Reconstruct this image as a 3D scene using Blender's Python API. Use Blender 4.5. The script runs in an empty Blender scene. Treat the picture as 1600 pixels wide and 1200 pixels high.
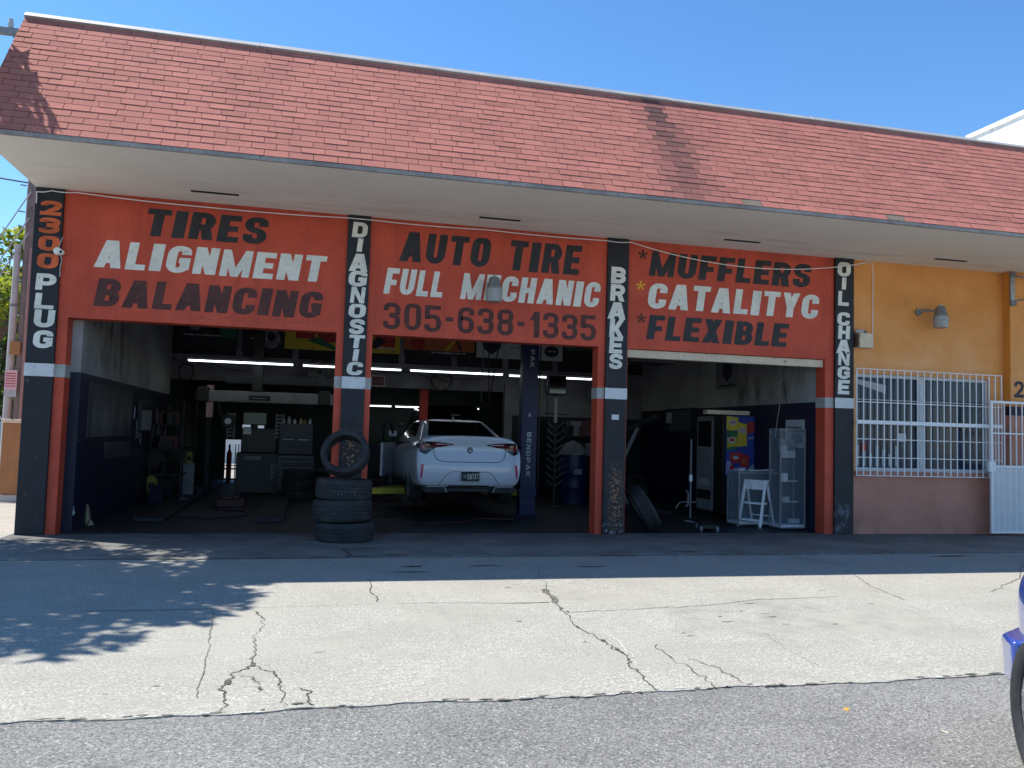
import bpy, bmesh, math, random
from mathutils import Vector, Matrix
from mathutils.bvhtree import BVHTree
random.seed(7)
scn = bpy.context.scene
R = math.radians
# ------------------------------------------------------------------ camera
cam = bpy.data.cameras.new('camera'); cam.sensor_width = 36; cam.lens = 36*1300/1600
cam.clip_start = .05; cam.clip_end = 2000
co = bpy.data.objects.new('camera', cam); scn.collection.objects.link(co)
fw, rt, up = None, None, None
yaw, pitch, roll = R(13.729), R(3.5275), R(1.6064)
f0 = Vector((math.sin(yaw), math.cos(yaw), 0)); r0 = Vector((math.cos(yaw), -math.sin(yaw), 0)); u0 = Vector((0, 0, 1))
fw = f0*math.cos(pitch)+u0*math.sin(pitch); u1 = u0*math.cos(pitch)-f0*math.sin(pitch)
rt = r0*math.cos(roll)+u1*math.sin(roll); up = u1*math.cos(roll)-r0*math.sin(roll)
m = Matrix((rt, up, -fw)).transposed().to_4x4(); m.translation = Vector((0, -12.371, 1.5))
co.matrix_world = m; scn.camera = co
# ------------------------------------------------------------------ light
S = Vector((-.472, .2845, .835)).normalized()
w = bpy.data.worlds.new('World'); scn.world = w; w.use_nodes = True
nt = w.node_tree; bg = nt.nodes['Background']
sk = nt.nodes.new('ShaderNodeTexSky'); sk.sky_type = 'NISHITA'; sk.sun_disc = False
sk.sun_elevation = math.asin(S.z); sk.sun_rotation = math.atan2(S.x, S.y)
sk.air_density = 1.0; sk.dust_density = 0; sk.ozone_density = 5.0
hs = nt.nodes.new('ShaderNodeHueSaturation'); hs.inputs['Saturation'].default_value = 1.16; hs.inputs['Value'].default_value = 1.0
nt.links.new(sk.outputs[0], hs.inputs['Color']); nt.links.new(hs.outputs[0], bg.inputs[0]); bg.inputs[1].default_value = .115
sl = bpy.data.lights.new('sun', 'SUN'); sl.energy = 4.2; sl.angle = R(.53); sl.color = (1, .97, .92)
so = bpy.data.objects.new('sun', sl); scn.collection.objects.link(so)
so.rotation_euler = S.to_track_quat('Z', 'Y').to_euler()
vs = scn.view_settings; vs.view_transform = 'Standard'; vs.look = 'None'; vs.exposure = .92; vs.gamma = 1; vs.use_curve_mapping = False
scn.cycles.max_bounces = 8; scn.cycles.use_denoising = True
try: scn.cycles.use_adaptive_sampling = True
except Exception: pass
# ------------------------------------------------------------------ materials
def mat(name, c, r=.7, var=.12, sc=5, bump=0, bsc=60, metal=0, coat=0, c2=None, spec=.4, emit=0, fine=0, fsc=250, alpha=1):
    M = bpy.data.materials.new(name); M.use_nodes = True
    n = M.node_tree.nodes; L = M.node_tree.links; b = n['Principled BSDF']
    b.inputs['Roughness'].default_value = r; b.inputs['Metallic'].default_value = metal
    b.inputs['Coat Weight'].default_value = coat; b.inputs['Specular IOR Level'].default_value = spec
    tc = n.new('ShaderNodeTexCoord')
    no = n.new('ShaderNodeTexNoise'); no.inputs['Scale'].default_value = sc; no.inputs['Detail'].default_value = 7; no.inputs['Roughness'].default_value = .65
    L.new(tc.outputs['Object'], no.inputs['Vector'])
    mr = n.new('ShaderNodeMapRange'); mr.inputs[1].default_value = .32; mr.inputs[2].default_value = .68
    L.new(no.outputs[0], mr.inputs[0])
    mx = n.new('ShaderNodeMix'); mx.data_type = 'RGBA'
    a = tuple(x*(1-var) for x in c[:3]); d = c2 if c2 else tuple(min(1, x*(1+var)) for x in c[:3])
    mx.inputs[6].default_value = (*a, 1); mx.inputs[7].default_value = (*d[:3], 1)
    L.new(mr.outputs[0], mx.inputs[0]); out = mx.outputs[2]
    if fine:
        f = n.new('ShaderNodeTexNoise'); f.inputs['Scale'].default_value = fsc; f.inputs['Detail'].default_value = 2
        L.new(tc.outputs['Object'], f.inputs['Vector'])
        fr = n.new('ShaderNodeMapRange'); fr.inputs[1].default_value = .3; fr.inputs[2].default_value = .7
        fr.inputs[3].default_value = 1-fine; fr.inputs[4].default_value = 1+fine; L.new(f.outputs[0], fr.inputs[0])
        mu = n.new('ShaderNodeMix'); mu.data_type = 'RGBA'; mu.blend_type = 'MULTIPLY'; mu.inputs[0].default_value = 1
        L.new(out, mu.inputs[6]); L.new(fr.outputs[0], mu.inputs[7]); out = mu.outputs[2]
    L.new(out, b.inputs['Base Color'])
    if bump:
        bn = n.new('ShaderNodeTexNoise'); bn.inputs['Scale'].default_value = bsc; bn.inputs['Detail'].default_value = 4
        L.new(tc.outputs['Object'], bn.inputs['Vector'])
        bp = n.new('ShaderNodeBump'); bp.inputs['Strength'].default_value = bump; bp.inputs['Distance'].default_value = .02
        L.new(bn.outputs[0], bp.inputs['Height']); L.new(bp.outputs[0], b.inputs['Normal'])
    if emit:
        L.new(out, b.inputs['Emission Color']); b.inputs['Emission Strength'].default_value = emit
    return M
def mix_into(M, fac_builder, c):
    """lay a second colour over a material's base colour where a mask is 1 (wear, stains)"""
    n = M.node_tree.nodes; L = M.node_tree.links; b = n['Principled BSDF']
    src = b.inputs['Base Color'].links[0].from_socket
    fac = fac_builder(n, L)
    mx = n.new('ShaderNodeMix'); mx.data_type = 'RGBA'; L.new(fac, mx.inputs[0]); L.new(src, mx.inputs[6])
    if isinstance(c, tuple): mx.inputs[7].default_value = (*c, 1)
    else: L.new(c, mx.inputs[7])
    L.new(mx.outputs[2], b.inputs['Base Color'])
def math_(n, L, op, a, b=None, clamp=False):
    q = n.new('ShaderNodeMath'); q.operation = op; q.use_clamp = clamp
    for i, v in enumerate((a, b)):
        if v is None: continue
        if isinstance(v, (int, float)): q.inputs[i].default_value = v
        else: L.new(v, q.inputs[i])
    return q.outputs[0]
def maprange(n, L, v, a, b, c=0., d=1.):
    q = n.new('ShaderNodeMapRange'); L.new(v, q.inputs[0])
    for i, x in enumerate((a, b, c, d)): q.inputs[i+1].default_value = x
    return q.outputs[0]
def objxyz(n, L):
    tc = n.new('ShaderNodeTexCoord'); s = n.new('ShaderNodeSeparateXYZ'); L.new(tc.outputs['Object'], s.inputs[0]); return tc, s.outputs
def noise(n, L, tc, sc, det=5, scl=None, rough=.6):
    no = n.new('ShaderNodeTexNoise'); no.inputs['Scale'].default_value = sc; no.inputs['Detail'].default_value = det; no.inputs['Roughness'].default_value = rough
    if scl:
        mp = n.new('ShaderNodeMapping'); mp.inputs['Scale'].default_value = scl; L.new(tc.outputs['Object'], mp.inputs[0]); L.new(mp.outputs[0], no.inputs['Vector'])
    else: L.new(tc.outputs['Object'], no.inputs['Vector'])
    return no.outputs[0]
def spots(sc, lo, hi, box=None, scl=None):
    """mask: noise blobs, kept inside soft box limits ((axis, lo, hi, soft), ...)"""
    def fb(n, L):
        tc, xyz = objxyz(n, L)
        v = maprange(n, L, noise(n, L, tc, sc, 6, scl), lo, hi)
        for ax, a, b, s in (box or ()):
            x = xyz[ax]
            v = math_(n, L, 'MULTIPLY', v, maprange(n, L, x, a-s, a+s))
            v = math_(n, L, 'MULTIPLY', v, maprange(n, L, x, b-s, b+s, 1., 0.))
        return v
    return fb
M = {}
M['red'] = mat('red_orange_wall_paint', (.50, .060, .028), .6, .12, 1.2, .06, 90, c2=(.62, .092, .046), fine=.06, fsc=40)
mix_into(M['red'], spots(1.1, .55, .8), (.40, .06, .03))
mix_into(M['red'], spots(1.0, .50, .72, ((2, 2.95, 4.7, .1),), (7, 7, .35)), (.42, .052, .028))
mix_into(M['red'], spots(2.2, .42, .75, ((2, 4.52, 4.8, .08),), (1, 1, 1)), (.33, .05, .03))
mix_into(M['red'], spots(30, .69, .71, ((2, 0, 1.0, .4),)), (.5, .42, .36))
mix_into(M['red'], spots(5, .50, .72, ((0, -2.0, .1, .25), (2, 2.99, 3.09, .02)), (1, 1, 6)), (.16, .05, .04))
M['black'] = mat('black_pillar_paint', (.010, .013, .020), .55, .3, 3, .05, 60, fine=.1, fsc=60)
for x0, x1, z0, z1, th in ((.55, .73, .55, 1.42, .53), (4.64, 4.80, .12, .98, .51), (4.62, 4.84, 1.05, 1.32, .67)):
    mix_into(M['black'], spots(22, th, th+.03, ((0, x0, x1, .07), (2, z0, z1, .22))), (.30, .15, .075))
    mix_into(M['black'], spots(34, th+.09, th+.11, ((0, x0, x1, .09), (2, z0, z1, .2))), (.36, .27, .17))
mix_into(M['black'], spots(16, .56, .60, ((0, 4.5, 4.9, .02), (2, 0, .14, .08))), (.33, .36, .42))
mix_into(M['black'], spots(7, .5, .75, ((0, 8.6, 8.95, .06), (2, .05, .5, .2)), (1, 1, .7)), (.22, .25, .3))
mix_into(M['black'], spots(12, .68, .71), (.10, .10, .10))
M['band'] = mat('white_band_paint', (.62, .64, .66), .6, .1, 4, fine=.08, fsc=60)
mix_into(M['band'], spots(14, .62, .68), (.28, .28, .27))
M['band_grey'] = mat('grey_band_paint', (.38, .385, .37), .65, .15, 5, fine=.1, fsc=60)
M['let_white'] = mat('white_lettering_paint', (.72, .73, .68), .6, .12, 3, fine=.06, fsc=60)
mix_into(M['let_white'], spots(26, .64, .70), (.48, .24, .19))
mix_into(M['let_white'], spots(7, .5, .8, None, (1, 1, 2.5)), (.55, .55, .50))
M['let_black'] = mat('black_lettering_paint', (.022, .022, .027), .55, .35, 4, fine=.1, fsc=50)
M['let_faded'] = mat('faded_black_lettering_paint', (.075, .028, .026), .65, .3, 3, fine=.1, fsc=50)
mix_into(M['let_black'], spots(24, .70, .74), (.12, .03, .028))
mix_into(M['let_faded'], spots(12, .52, .75), (.12, .036, .030))
M['let_orange'] = mat('orange_number_paint', (.62, .12, .035), .6, .25, 7)
M['let_yellow'] = mat('yellow_star_paint', (.75, .36, .02), .6, .15, 7)
M['orange'] = mat('orange_wall_paint', (.68, .265, .055), .65, .08, .9, .06, 80, c2=(.78, .345, .105), fine=.05, fsc=40)
mix_into(M['orange'], spots(22, .735, .75), (.80, .68, .55))
mix_into(M['orange'], spots(1.3, .40, .8, ((2, 2.4, 3.5, .5),)), (.80, .42, .20))
mix_into(M['orange'], spots(2.6, .55, .8, ((0, 9.8, 10.4, .2), (2, 3.6, 4.1, .15))), (.35, .17, .06))
M['orange_shaded'] = mat('shade_painted_pilaster_side', (.62, .25, .045), .65, .1, 2)  # wall orange with the pilaster side's shade put into the colour
M['terra'] = mat('terracotta_wall_paint', (.45, .195, .13), .7, .10, 1.5, .06, 80, c2=(.53, .25, .18), fine=.06, fsc=50)
mix_into(M['terra'], spots(14, .70, .73), (.62, .42, .33))
mix_into(M['terra'], spots(2.5, .5, .8, ((2, -.2, .28, .15),), (1, 1, .6)), (.25, .12, .085))
M['soffit'] = mat('soffit_paint', (.82, .78, .70), .7, .04, .5, .03, 30, c2=(.88, .845, .77))
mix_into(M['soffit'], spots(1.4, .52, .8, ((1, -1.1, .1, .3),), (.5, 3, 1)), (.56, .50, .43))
M['trim'] = mat('drip_edge_metal', (.27, .25, .235), .6, .3, 2, fine=.15, fsc=30)
M['flash'] = mat('ridge_flashing_metal', (.42, .42, .43), .6, .3, 1.2, metal=.2, c2=(.52, .49, .45))
M['under'] = mat('roof_underlay', (.13, .042, .034), .9)
M['wallup'] = mat('dirty_white_interior_wall', (.30, .305, .315), .8, .2, .9, c2=(.42, .42, .415))
mix_into(M['wallup'], spots(2.2, .45, .7, ((1, .8, 3.2, .4), (2, 2.3, 4, .2)), (1, 1.2, .4)), (.05, .05, .052))
M['wallback'] = mat('grimy_rear_wall_paint', (.13, .135, .155), .8, .3, 1.2, c2=(.20, .20, .22))
M['navy'] = mat('navy_interior_wall', (.006, .009, .030), .5, .35, 1.5)
M['dark'] = mat('dark_interior', (.008, .010, .014), .7, .4, 2)
M['ceil'] = mat('sooty_ceiling', (.03, .032, .035), .9, .4, 1)
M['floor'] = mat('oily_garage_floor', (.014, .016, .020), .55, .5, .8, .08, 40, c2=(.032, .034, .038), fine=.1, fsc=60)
M['steel'] = mat('dull_steel', (.30, .31, .33), .45, .2, 6, metal=.7)
M['white_metal'] = mat('white_enamel_metal', (.78, .79, .80), .45, .06, 6)
M['white_dirty'] = mat('scuffed_white_metal', (.55, .58, .61), .5, .12, 9)
M['rubber'] = mat('tyre_rubber', (.020, .022, .025), .75, .3, 6, .15, 90, c2=(.032, .034, .037))
mix_into(M['rubber'], spots(3, .55, .8), (.055, .052, .048))
M['rubber_new'] = mat('clean_tyre_rubber', (.045, .046, .046), .7, .15, 9, fine=.1)
M['blackp'] = mat('black_plastic', (.008, .009, .010), .45, .3, 6)
M['grey'] = mat('grey_paint', (.18, .19, .2), .6, .2, 4)
M['ltgrey'] = mat('light_grey_paint', (.40, .41, .42), .6, .15, 4)
M['blue_post'] = mat('blue_lift_paint', (.004, .011, .062), .4, .2, 3)
M['yellow'] = mat('yellow_paint', (.42, .33, .03), .55, .25, 4)
M['yellow_dk'] = mat('grimy_yellow_paint', (.26, .21, .03), .55, .3, 4)
M['glass_dk'] = mat('tinted_car_glass', (.004, .005, .007), .06, .1, 3, spec=.6)
M['carwhite'] = mat('white_car_paint', (.56, .60, .66), .28, .02, 2, coat=.8)
M['carblack'] = mat('black_car_paint', (.008, .009, .011), .25, .1, 2, coat=.8)
M['carblue'] = mat('blue_car_paint', (.025, .055, .26), .3, .06, 2, coat=.9)
M['taillight'] = mat('red_tail_lens', (.14, .006, .012), .15, .1, 5, coat=.6)
M['taildark'] = mat('dark_tail_lens', (.010, .006, .008), .15, .2, 5, coat=.6)
M['tailclear'] = mat('clear_pink_lens', (.55, .42, .42), .2, .2, 20, coat=.6)
M['reflector'] = mat('red_reflector', (.48, .02, .10), .2, .1, 5)
M['tube'] = mat('lit_fluorescent_tube', (.86, .92, 1), .4, .01, 2, emit=2.1)
M['tube_far'] = mat('lit_far_tube', (.86, .92, 1), .4, .01, 2, emit=1.8)
M['wood'] = mat('weathered_pole_wood', (.20, .145, .13), .85, .25, 3, .3, 50, fine=.2, fsc=50)
M['conc_post'] = mat('pale_concrete_post', (.45, .42, .41), .85, .12, 4)
M['pinkpipe'] = mat('dusty_pink_conduit', (.33, .20, .18), .8, .12, 4)
M['cabinet'] = mat('brown_cabinet_paint', (.33, .155, .06), .6, .12, 2.5)
M['cream'] = mat('cream_paint', (.62, .53, .40), .65, .12, 4)
mix_into(M['cream'], spots(12, .62, .68), (.30, .24, .17))
M['lampgrey'] = mat('galvanised_lamp_metal', (.22, .225, .225), .5, .2, 12, metal=.3)
M['lamplens'] = mat('frosted_lamp_lens', (.30, .31, .31), .35, .15, 20)
M['cardboard'] = mat('pale_box', (.50, .43, .33), .8, .1, 6)
M['paper'] = mat('paper', (.62, .63, .64), .8, .06, 10)
M['pgrey'] = mat('grey_print', (.16, .17, .19), .7, .3, 14)
M['pdark'] = mat('dark_print', (.012, .014, .02), .6, .5, 8)
M['pyellow'] = mat('yellow_print', (.55, .40, .03), .6, .15, 9)
M['pgreen'] = mat('green_print', (.03, .12, .06), .6, .25, 9)
M['pred'] = mat('red_print', (.40, .03, .025), .6, .2, 9)
M['pblue'] = mat('blue_print', (.025, .05, .28), .6, .3, 9)
M['porange'] = mat('orange_print', (.38, .10, .03), .6, .2, 6)
M['plight'] = mat('pale_print', (.40, .42, .44), .6, .15, 6)
M['ppurple'] = mat('lilac_print', (.30, .30, .52), .6, .2, 6)
M['ptan'] = mat('tan_print', (.34, .29, .18), .6, .2, 6)
M['bark'] = mat('tree_bark', (.11, .085, .06), .9, .3, 8, .4, 30)
M['leaf_a'] = mat('leaf_mid_green', (.055, .10, .022), .6, .3, 1.5)
M['leaf_b'] = mat('leaf_yellow_green', (.15, .19, .025), .6, .25, 1.5)
M['leaf_c'] = mat('leaf_dark_green', (.022, .045, .016), .6, .3, 1.5)
M['bldg'] = mat('white_stucco', (.80, .79, .76), .8, .05, .6, fine=.03, fsc=30)
mix_into(M['bldg'], spots(1.2, .5, .75, None, (2, 2, .25)), (.62, .60, .56))
M['pinkpaper'] = mat('pink_poster_paper', (.62, .42, .46), .8, .1, 20)
M['glaze'] = bpy.data.materials.new('clear_case_glass'); M['glaze'].use_nodes = True
_b = M['glaze'].node_tree.nodes['Principled BSDF']; _b.inputs['Base Color'].default_value = (.35, .45, .52, 1); _b.inputs['Roughness'].default_value = .05
_b.inputs['Alpha'].default_value = .08
M['winglass'] = mat('dark_window_glass', (.016, .034, .065), .12, .4, 2, spec=.28)
# concrete with speckle, large stains and tyre dirt
M['conc'] = mat('sunlit_concrete_slab', (.335, .318, .268), .9, .08, 1.1, .3, 90, c2=(.39, .372, .32), fine=.42, fsc=55)
mix_into(M['conc'], spots(1.0, .50, .8, None, (1, 2.2, 1)), (.275, .258, .21))
mix_into(M['conc'], spots(6, .57, .72, ((0, 1.9, 3.2, .3), (1, -5.3, -3.4, .4)), (1, 1.6, 1)), (.15, .14, .125))
mix_into(M['conc'], spots(3.3, .5, .9, ((0, .95, 1.35, .15), (1, -7.6, -3.8, .3)), (3, .25, 1)), (.21, .20, .175))
mix_into(M['conc'], spots(3.3, .5, .9, ((0, 5.3, 5.7, .15), (1, -7.6, -3.8, .3)), (3, .25, 1)), (.21, .20, .175))
mix_into(M['conc'], spots(4.5, .66, .78, None, (1, 2.5, 1)), (.15, .14, .12))
mix_into(M['conc'], spots(17, .46, .62, None, (.7, 1.5, 1)), (.29, .275, .232))
mix_into(M['conc'], spots(40, .55, .64), (.23, .22, .185))
mix_into(M['conc'], spots(45, .62, .68), (.47, .455, .405))
mix_into(M['conc'], spots(.7, .5, .7, None, (1, 1.5, 1)), (.335, .315, .262))
mix_into(M['conc'], spots(3.0, .45, .75, ((0, 3.0, 5.0, .5), (1, -6.6, -5.2, .3))), (.21, .20, .18))
M['conc_in'] = mat('dark_threshold_concrete', (.17, .163, .15), .85, .3, 1.1, .12, 60, c2=(.25, .24, .215), fine=.12, fsc=70)  # darker concrete for the threshold strip, darkest along the building
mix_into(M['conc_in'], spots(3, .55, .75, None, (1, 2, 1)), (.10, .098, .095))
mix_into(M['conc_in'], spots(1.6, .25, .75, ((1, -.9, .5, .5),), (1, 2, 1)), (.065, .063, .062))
M['crack'] = mat('crack_dirt', (.085, .078, .06), .95, .4, 8)
M['crackl'] = mat('hairline_crack_dirt', (.15, .14, .115), .95, .3, 8)
M['asph'] = mat('worn_asphalt', (.165, .160, .146), .9, .14, .8, .3, 140, c2=(.205, .199, .182), fine=.55, fsc=80)
mix_into(M['asph'], spots(62, .60, .65), (.42, .41, .385))
mix_into(M['asph'], spots(1.6, .6, .8, None, (1, 2, 1)), (.095, .093, .088))
M['earth'] = mat('pale_sandy_ground', (.30, .28, .235), .95, .15, .6, fine=.15, fsc=40)
M['patch'] = mat('pale_crack_filler', (.50, .49, .44), .9, .1, 6)
for k_, c_, t_ in (('leaf_a', (.075, .13, .025), (.16, .26, .03)), ('leaf_b', (.20, .24, .03), (.42, .46, .04)), ('leaf_c', (.028, .055, .018), (.05, .09, .02))):
    M[k_] = mat(k_+'_leaf', c_, .55, .3, 1.5); n_ = M[k_].node_tree.nodes; l_ = M[k_].node_tree.links
    tb = n_.new('ShaderNodeBsdfTranslucent'); tb.inputs[0].default_value = (*t_, 1); ms = n_.new('ShaderNodeMixShader'); ms.inputs[0].default_value = .45
    l_.new(n_['Principled BSDF'].outputs[0], ms.inputs[1]); l_.new(tb.outputs[0], ms.inputs[2]); l_.new(ms.outputs[0], n_['Material Output'].inputs[0])
# ------------------------------------------------------------------ builders
COL = scn.collection
def setp(o, label=None, cat=None, group=None, kind=None):
    for k, v in (('label', label), ('category', cat), ('group', group), ('kind', kind)):
        if v: o[k] = v
    return o
def thing(name, label, cat, loc=(0, 0, 0), rz=0, group=None):
    o = bpy.data.objects.new(name, None); COL.objects.link(o); o.location = loc; o.rotation_euler = (0, 0, rz); o.empty_display_size = .1
    return setp(o, label, cat, group)
class MB:
    def __init__(s): s.v = []; s.f = []; s.m = []; s.M = None
    def _p(s, pts):
        i = len(s.v)
        s.v += [tuple(s.M @ Vector(p)) if s.M is not None else tuple(p) for p in pts]; return i
    def face(s, pts, mi=0):
        i = s._p(pts); s.f.append(tuple(range(i, i+len(pts)))); s.m.append(mi); return s
    def box(s, x0, x1, y0, y1, z0, z1, mi=0):
        i = s._p([(x, y, z) for z in (z0, z1) for y in (y0, y1) for x in (x0, x1)])
        for q in ((0, 2, 3, 1), (4, 5, 7, 6), (0, 1, 5, 4), (2, 6, 7, 3), (0, 4, 6, 2), (1, 3, 7, 5)):
            s.f.append(tuple(i+k for k in q)); s.m.append(mi)
        return s
    def bar(s, a, b, w, h=None, mi=0, up=(0, 0, 1)):
        a, b = Vector(a), Vector(b); h = h or w; d = (b-a).normalized(); u = Vector(up)
        if abs(d.dot(u)) > .98: u = Vector((0, 1, 0))
        x = d.cross(u).normalized(); y = x.cross(d)
        i = s._p([p+x*sx*w/2+y*sy*h/2 for p in (a, b) for sx, sy in ((-1, -1), (1, -1), (1, 1), (-1, 1))])
        for q in ((0, 1, 2, 3), (7, 6, 5, 4), (0, 4, 5, 1), (1, 5, 6, 2), (2, 6, 7, 3), (3, 7, 4, 0)):
            s.f.append(tuple(i+k for k in q)); s.m.append(mi)
        return s
    def tube(s, path, r, n=8, mi=0, cap=True):
        P = [Vector(p) for p in path]; rr = r if isinstance(r, (list, tuple)) else [r]*len(P)
        rings = []; ux = None
        for k, p in enumerate(P):
            d = (P[min(k+1, len(P)-1)]-P[max(k-1, 0)]).normalized()
            if ux is None:
                ux = d.cross(Vector((0, 0, 1)));
                if ux.length < .05: ux = d.cross(Vector((0, 1, 0)))
            ux = (ux-d*ux.dot(d)).normalized(); uy = d.cross(ux)
            rings.append(s._p([p+ux*math.cos(t)*rr[k]+uy*math.sin(t)*rr[k] for t in (2*math.pi*j/n for j in range(n))]))
        for a, b in zip(rings, rings[1:]):
            for j in range(n): s.f.append((a+j, a+(j+1) % n, b+(j+1) % n, b+j)); s.m.append(mi)
        if cap:
            s.f.append(tuple(rings[0]+j for j in reversed(range(n)))); s.m.append(mi)
            s.f.append(tuple(rings[-1]+j for j in range(n))); s.m.append(mi)
        return s
    def lathe(s, prof, c=(0, 0, 0), n=32, axis='z', mi=0, closed=False, rad=None):
        c = Vector(c); rings = []
        for k, (r, h) in enumerate(prof):
            pts = []
            for j in range(n):
                q = r*(rad(k, j) if rad else 1); t = 2*math.pi*j/n; a, b = q*math.cos(t), q*math.sin(t)
                pts.append(c+Vector({'z': (a, b, h), 'x': (h, a, b), 'y': (a, h, b)}[axis]))
            rings.append(s._p(pts))
        prs = list(zip(rings, rings[1:]))+([(rings[-1], rings[0])] if closed else [])
        for a, b in prs:
            for j in range(n): s.f.append((a+j, a+(j+1) % n, b+(j+1) % n, b+j)); s.m.append(mi)
        if not closed:
            if prof[0][0] > 1e-5: s.f.append(tuple(rings[0]+j for j in reversed(range(n)))); s.m.append(mi)
            if prof[-1][0] > 1e-5: s.f.append(tuple(rings[-1]+j for j in range(n))); s.m.append(mi)
        return s
    def prism(s, poly, y0, y1, mi=0):
        """poly in (x,z), extruded along y"""
        n = len(poly); i = s._p([(x, y0, z) for x, z in poly]+[(x, y1, z) for x, z in poly])
        s.f.append(tuple(i+k for k in range(n))); s.m.append(mi); s.f.append(tuple(i+n+k for k in reversed(range(n)))); s.m.append(mi)
        for k in range(n): s.f.append((i+k, i+n+k, i+n+(k+1) % n, i+(k+1) % n)); s.m.append(mi)
        return s
    def prismx(s, poly, x0, x1, mi=0):
        """poly in (y,z), extruded along x"""
        n = len(poly); i = s._p([(x0, y, z) for y, z in poly]+[(x1, y, z) for y, z in poly])
        s.f.append(tuple(i+k for k in reversed(range(n)))); s.m.append(mi); s.f.append(tuple(i+n+k for k in range(n))); s.m.append(mi)
        for k in range(n): s.f.append((i+k, i+(k+1) % n, i+n+(k+1) % n, i+n+k)); s.m.append(mi)
        return s
    def mesh(s, name, mats, smooth=False, recalc=True):
        me = bpy.data.meshes.new(name); me.from_pydata(s.v, [], s.f)
        for x in (mats if isinstance(mats, (list, tuple)) else [mats]): me.materials.append(M[x] if isinstance(x, str) else x)
        me.polygons.foreach_set('material_index', s.m)
        if recalc:
            b = bmesh.new(); b.from_mesh(me); bmesh.ops.recalc_face_normals(b, faces=b.faces); b.to_mesh(me); b.free()
        if smooth: me.polygons.foreach_set('use_smooth', [True]*len(me.polygons))
        me.update(); return me
    def build(s, name, mats, parent=None, bevel=0, smooth=False, recalc=True, seg=2, loc=None, rot=None):
        o = bpy.data.objects.new(name, s.mesh(name, mats, smooth, recalc)); COL.objects.link(o)
        if parent is not None: o.parent = parent
        if loc: o.location = loc
        if rot: o.rotation_euler = rot
        if bevel:
            b = o.modifiers.new('bevel', 'BEVEL'); b.width = bevel; b.segments = seg; b.limit_method = 'ANGLE'; b.angle_limit = R(40)
        if smooth:
            try: o.data.set_sharp_from_angle(angle=R(38))
            except Exception: pass
        return o
def dup(o, loc=None, rz=None, label=None, group=None):
    c = o.copy(); COL.objects.link(c)
    if loc is not None: c.location = loc
    if rz is not None: c.rotation_euler = (0, 0, rz)
    if label: c['label'] = label
    if group: c['group'] = group
    for ch in list(o.children):
        d = ch.copy(); COL.objects.link(d); d.parent = c
        for g in list(ch.children):
            e = g.copy(); COL.objects.link(e); e.parent = d
    return c
# ------------------------------------------------------------------ painted letters: strokes with a broad pen
def rnd(pts, rx, ry, closed=False, k=7):
    """round the corners of a polyline"""
    n = len(pts); out = []
    for i, p in enumerate(pts):
        if not closed and i in (0, n-1): out.append(p); continue
        a, b = pts[i-1], pts[(i+1) % n]
        def back(q):
            dx, dy = q[0]-p[0], q[1]-p[1]; l = math.hypot(dx/rx, dy/ry); t = min(.5 if (closed or 0) else .5, 1/l if l else 0)
            return (p[0]+dx*t, p[1]+dy*t)
        A, B = back(a), back(b)
        for j in range(k+1):
            t = j/k; c = .35
            x = (1-t)**3*A[0]+3*(1-t)**2*t*(A[0]*c+p[0]*(1-c))+3*(1-t)*t*t*(B[0]*c+p[0]*(1-c))+t**3*B[0]
            y = (1-t)**3*A[1]+3*(1-t)**2*t*(A[1]*c+p[1]*(1-c))+3*(1-t)*t*t*(B[1]*c+p[1]*(1-c))+t**3*B[1]
            out.append((x, y))
    return out
def ribbon(pts, tv, th, closed=False):
    n = len(pts); L_, R_ = [], []
    for i, p in enumerate(pts):
        a = pts[i-1] if (i > 0 or closed) else p; b = pts[(i+1) % n] if (i < n-1 or closed) else p
        dx, dy = b[0]-a[0], b[1]-a[1]; l = math.hypot(dx, dy) or 1; nx, ny = -dy/l, dx/l
        L_.append((p[0]+nx*tv/2, p[1]+ny*th/2)); R_.append((p[0]-nx*tv/2, p[1]-ny*th/2))
    q = [[L_[i], R_[i], R_[i+1], L_[i+1]] for i in range(n-1)]
    if closed: q.append([L_[-1], R_[-1], R_[0], L_[0]])
    return q
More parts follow.
